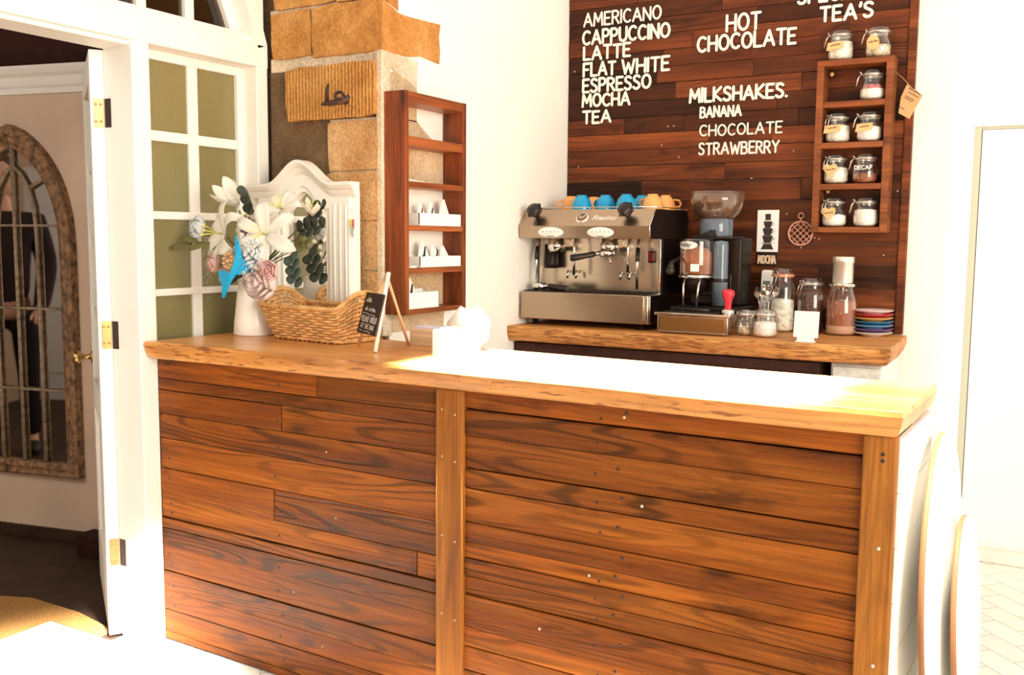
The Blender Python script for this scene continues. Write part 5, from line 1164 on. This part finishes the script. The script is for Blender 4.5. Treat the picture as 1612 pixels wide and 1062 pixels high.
leafy('eucalyptus sprig in front of the mirror glass, pointing right', (-2.41, 2.63, 1.52), (.8, .0, .1), 7, .042, .020, 'leafd', round_=True)
leafy('dark eucalyptus sprig drooping down the right of the mirror glass', (-2.36, 2.64, 1.46), (.35, 0, -.7), 7, .042, .021, 'leafd', round_=True)
leafy('upright dark sprig behind the small white lily on the right', (-2.385, 2.67, 1.53), (.35, .1, .6), 6, .04, .018, 'leafd', round_=True)
leafy('olive green leaf pair at the right end of the star lily', (-2.40, 2.60, 1.485), (1, -.1, -.15), 3, .06, .012, 'leafo', spread=.3)
wb = thing('blossom_sprig', 'thin sprig of tiny white blossoms at the right edge of the bouquet', 'flower', (-2.36, 2.65, 1.50), 0, 'flowers in the cream vase'); stem((-2.36, 2.65, 1.50), wb, .0015)
q = MB(); q.tube([(0, 0, 0), (.03, -.01, .04), (.05, -.01, .06)], .0012, 5); q.tube([(0, 0, 0), (.05, -.01, -.03), (.07, -.01, -.08)], .0012, 5); q.build('twig', M['stem'], wb)
for v in ((.02, -.012, .035), (.04, -.014, .045), (.05, -.012, .06), (.03, -.014, -.015), (.055, -.012, -.035), (.06, -.014, -.06), (.07, -.012, -.085), (.045, -.014, .0)):
    q = MB(); Ab = align((random.random() - .5, -1, random.random() - .5))
    for k in range(5): petal(q, Matrix.Translation(v) @ Ab @ Matrix.Rotation(k * 2 * PI / 5, 4, 'Z'), .009, .004, .003, 0, 4, 3)
    q.build('blossom', M['petalw'], wb)

# ------------------------------------------------------------------ arched window mirror in the hall
gm = bpy.data.objects.new('arched_mirror', None); COL.objects.link(gm); gm.location = HM @ Vector((0, -.0005, .33)); gm.rotation_euler = (0, 0, TH)
tag(gm, 'tall gothic arched mirror with worn gilt frame and glazing bars on the hall wall', 'mirror')
def gothic(hw, zspr, zap, zb, n=24, cx=-.002):
    h_ = zap - zspr; pts = [(cx - hw, zb), (cx + hw, zb)]
    us = [hw * max(0.0, 1 - (k / n) ** 2.9) ** .75 for k in range(n + 1)]
    for k in range(n + 1): pts.append((cx + us[k], zspr + h_ * k / n))
    for k in range(n - 1, -1, -1): pts.append((cx - us[k], zspr + h_ * k / n))
    return pts
G0 = gothic(.345, 1.02, 1.69, 0.0); G1 = gothic(.315, 1.02, 1.645, .025); G2 = gothic(.298, 1.02, 1.63, .04); G3 = gothic(.268, 1.02, 1.585, .062)
def g3(l, y): return [Vector((a, y, b)) for a, b in l]
q = MB(); q.strip([g3(G0, 0), g3(G0, -.045), g3(gothic(.335, 1.02, 1.675, .01), -.055), g3(G1, -.05), g3(gothic(.308, 1.02, 1.638, .03), -.036), g3(G2, -.042), g3(G3, -.030), g3(G3, 0)], True, False, False)
q.build('frame', M['goldedge'], gm)
q = MB(); q.poly(g3(gothic(.27, 1.02, 1.587, .06), -.006), (0, .004, 0)); q.build('mirror_glass', M['oldmirror'], gm)
M['bars'] = paint('worn_glazing_bar', (.32, .23, .15), .6, .1, var=.5, vscale=40)
def bar_(pts, r=.009):
    q = MB(); q.tube([(a, -.02, b) for a, b in pts], r, 6); q.build('glazing_bar', M['bars'], gm)
bar_([(-.002, .06), (-.002, 1.585)]); bar_([(.128, .06), (.128, 1.08)]); bar_([(-.132, .06), (-.132, 1.08)])
for z in (.42, .815, 1.213): bar_([(-.27, z), (.27, z)], .007)
bar_([(.128, 1.08), (.126, 1.20), (.115, 1.30), (.085, 1.40), (.045, 1.46), (-.002, 1.495)]); bar_([(-.132, 1.08), (-.130, 1.20), (-.119, 1.30), (-.089, 1.40), (-.049, 1.46), (-.002, 1.495)])
bar_([(.092, 1.39), (.195, 1.44)]); bar_([(-.096, 1.39), (-.199, 1.44)])

# pale panelled door on the far side of the hall (seen in the mirror)
hd_ = MB(); hd_.box(-6.80, -6.30, -1.0, -.95, 0, 2.1, .004); hd_.box(-6.74, -6.36, -.95, -.94, .25, .95, .004); hd_.box(-6.74, -6.36, -.95, -.94, 1.1, 1.95, .004)
struct(hd_.build('door_3', paint('pale_blue_white_paint', (.74, .78, .80), .5)))

# person standing in the hall
pp = thing('person', 'person in dark jacket and trousers standing in the hall, seen in the arched mirror', 'person', (-5.62, 1.13, 0), math.radians(-36))
pp.scale = (1.05, 1.05, 1.075)
def skin(name, verts, edges, mat, parent, root=0, sub=2):
    me = bpy.data.meshes.new(name); me.from_pydata([v[:3] for v in verts], edges, []); o = bpy.data.objects.new(name, me); COL.objects.link(o); o.parent = parent; me.materials.append(mat)
    mo = o.modifiers.new('skin', 'SKIN'); mo.use_smooth_shade = True
    for i, v in enumerate(verts):
        sv = me.skin_vertices[0].data[i]; sv.radius = (v[3], v[4] if len(v) > 4 else v[3]); sv.use_root = (i == root)
    s_ = o.modifiers.new('sub', 'SUBSURF'); s_.levels = sub; s_.render_levels = sub
    return o
M['skin'] = paint('skin', (.52, .30, .20), .5); M['cloth'] = paint('dark_jacket_cloth', (.022, .014, .014), .85, spec=.1); M['trouser'] = paint('dark_trousers', (.012, .009, .009), .85, spec=.1); M['hair'] = paint('dark_hair', (.03, .015, .01), .6)
# local frame: +y forward, z up
V = [(0, 0, .98, .11, .08), (0, 0, 1.12, .10, .075), (0, .01, 1.32, .11, .08), (0, 0, 1.45, .07, .06), (0, -.005, 1.56, .056, .056), (0, .01, 1.66, .06, .065)]
E = [(0, 1), (1, 2), (2, 3), (3, 4), (4, 5)]
def chain(start, pts):
    last = start
    for p_ in pts: V.append(p_); E.append((last, len(V) - 1)); last = len(V) - 1
    return last
for sg in (-1, 1):
    chain(0, [(sg * .10, 0, .88, .085), (sg * .11, .015, .50, .058), (sg * .115, -.01, .12, .040), (sg * .12, .0, .05, .038), (sg * .13, .13, .03, .030)])
    w_ = chain(3, [(sg * .18, -.005, 1.45, .042), (sg * .245, -.03, 1.20, .036), (sg * .20, .10, .98, .030), (sg * .18, .16, .93, .028)])
body = skin('body', V, E, M['skin'], pp)
for sg in (-1, 1):
    hv = [(sg * .18, .16, .93, .026, .018), (sg * .172, .20, .895, .034, .016)]; he = [(0, 1)]
    for k, (dx, ln) in enumerate(((-.024, .058), (-.008, .066), (.008, .062), (.023, .050))):
        b0 = (sg * .172 + dx * sg, .205, .890); hv += [(b0[0], b0[1] + .008, b0[2] - .006, .0088), (b0[0], b0[1] + ln * .40, b0[2] - ln * .35, .0082), (b0[0] - sg * .002, b0[1] + ln * .55, b0[2] - ln * .85, .007)]
        n0 = len(hv) - 3; he += [(1, n0), (n0, n0 + 1), (n0 + 1, n0 + 2)]
    hv += [(sg * .140, .185, .905, .010), (sg * .125, .21, .885, .009), (sg * .122, .235, .868, .0075)]; n0 = len(hv) - 3; he += [(0, n0), (n0, n0 + 1), (n0 + 1, n0 + 2)]
    skin('hand', hv, he, M['skin'], pp, 0, 1)
q = MB(); q.ball((0, .015, 1.755), .098, .80, 1.0, 1.25, 24); q.ball((0, .030, 1.685), .055, .95, 1.05, .85, 16); q.ball((0, .113, 1.735), .014, .8, 1.0, 1.6, 10)
for sg in (-1, 1): q.ball((sg * .080, .01, 1.745), .022, .35, .8, 1.3, 10)
q.build('head', M['skin'], pp)
q = MB()
for sg in (-1, 1): q.ball((sg * .030, .100, 1.765), .010, 1.2, .6, .7, 10)
q.build('eyes', M['ink'], pp)
q = MB(); q.ball((0, .100, 1.692), .014, 1.5, .5, .45, 10); q.build('mouth', paint('lips', (.40, .14, .11), .5), pp)
q = MB(); q.ball((0, -.008, 1.785), .106, .82, 1.0, 1.12, 20); q.build('hair', M['hair'], pp)
V2 = [(0, 0, .93, .155, .12), (0, 0, 1.12, .150, .112), (0, .01, 1.32, .175, .128), (0, 0, 1.465, .142, .10), (0, -.005, 1.535, .074, .074)]; E2 = [(0, 1), (1, 2), (2, 3), (3, 4)]
V, E = V2, E2
for sg in (-1, 1): chain(3, [(sg * .19, -.005, 1.465, .088), (sg * .25, -.03, 1.20, .070), (sg * .20, .105, .97, .056), (sg * .182, .15, .935, .046)])
skin('jacket', V, E, M['cloth'], pp)
V, E = [(0, 0, .96, .148, .115)], []
for sg in (-1, 1): chain(0, [(sg * .10, 0, .86, .10), (sg * .11, .015, .50, .072), (sg * .115, -.01, .10, .060)])
skin('trousers', V, E, M['trouser'], pp)
q = MB()
for sg in (-1, 1):
    q = MB(); q.ball((sg * .122, .06, .042), .05, .95, 2.6, .84, 14); q.build('shoe', M['ink'], pp)

# ------------------------------------------------------------------ round white table top leaning at the end of the bar
cr_ = thing('low_crate', 'low white crate on the floor carrying the leaning round table tops', 'crate', (-.205, 2.74, 0))
q = MB(); q.box(-.065, .075, -.22, .22, 0, .19, .004)
for k in range(3): q.box(.0755, .079, -.22, .22, .01 + k * .06, .055 + k * .06, .002)
q.build('crate_body', M['white'], cr_)
M['rim'] = paint('brown_shadow_rim', (.30, .12, .045), .6)  # brown line along the disc edge paints the shadow gap beside it
def disc(label, c, R0, tilt):
    dk = thing('round_table_top', label, 'table top', c, 0, None); Rd = Matrix.Rotation(math.radians(tilt), 4, 'Y')
    q = MB(); q.lathe([(.0001, 0), (R0 - .015, 0), (R0, .006), (R0, .020), (R0 - .008, .026), (.0001, .026)], n=72, mat=Rd); q.build('boards', M['white'], dk)
    q = MB(); q.lathe([(R0 - .004, -.001), (R0 + .003, .003), (R0 + .003, .012), (R0 - .002, .014)], n=72, mat=Rd); q.build('shadow_band', M['rim'], dk)
disc('large round whitewashed table top leaning against the bar end', (-.248, 2.735, .592), .40, 87)
disc('smaller round whitewashed table top leaning outside the larger one', (-.19, 2.80, .475), .283, 86)
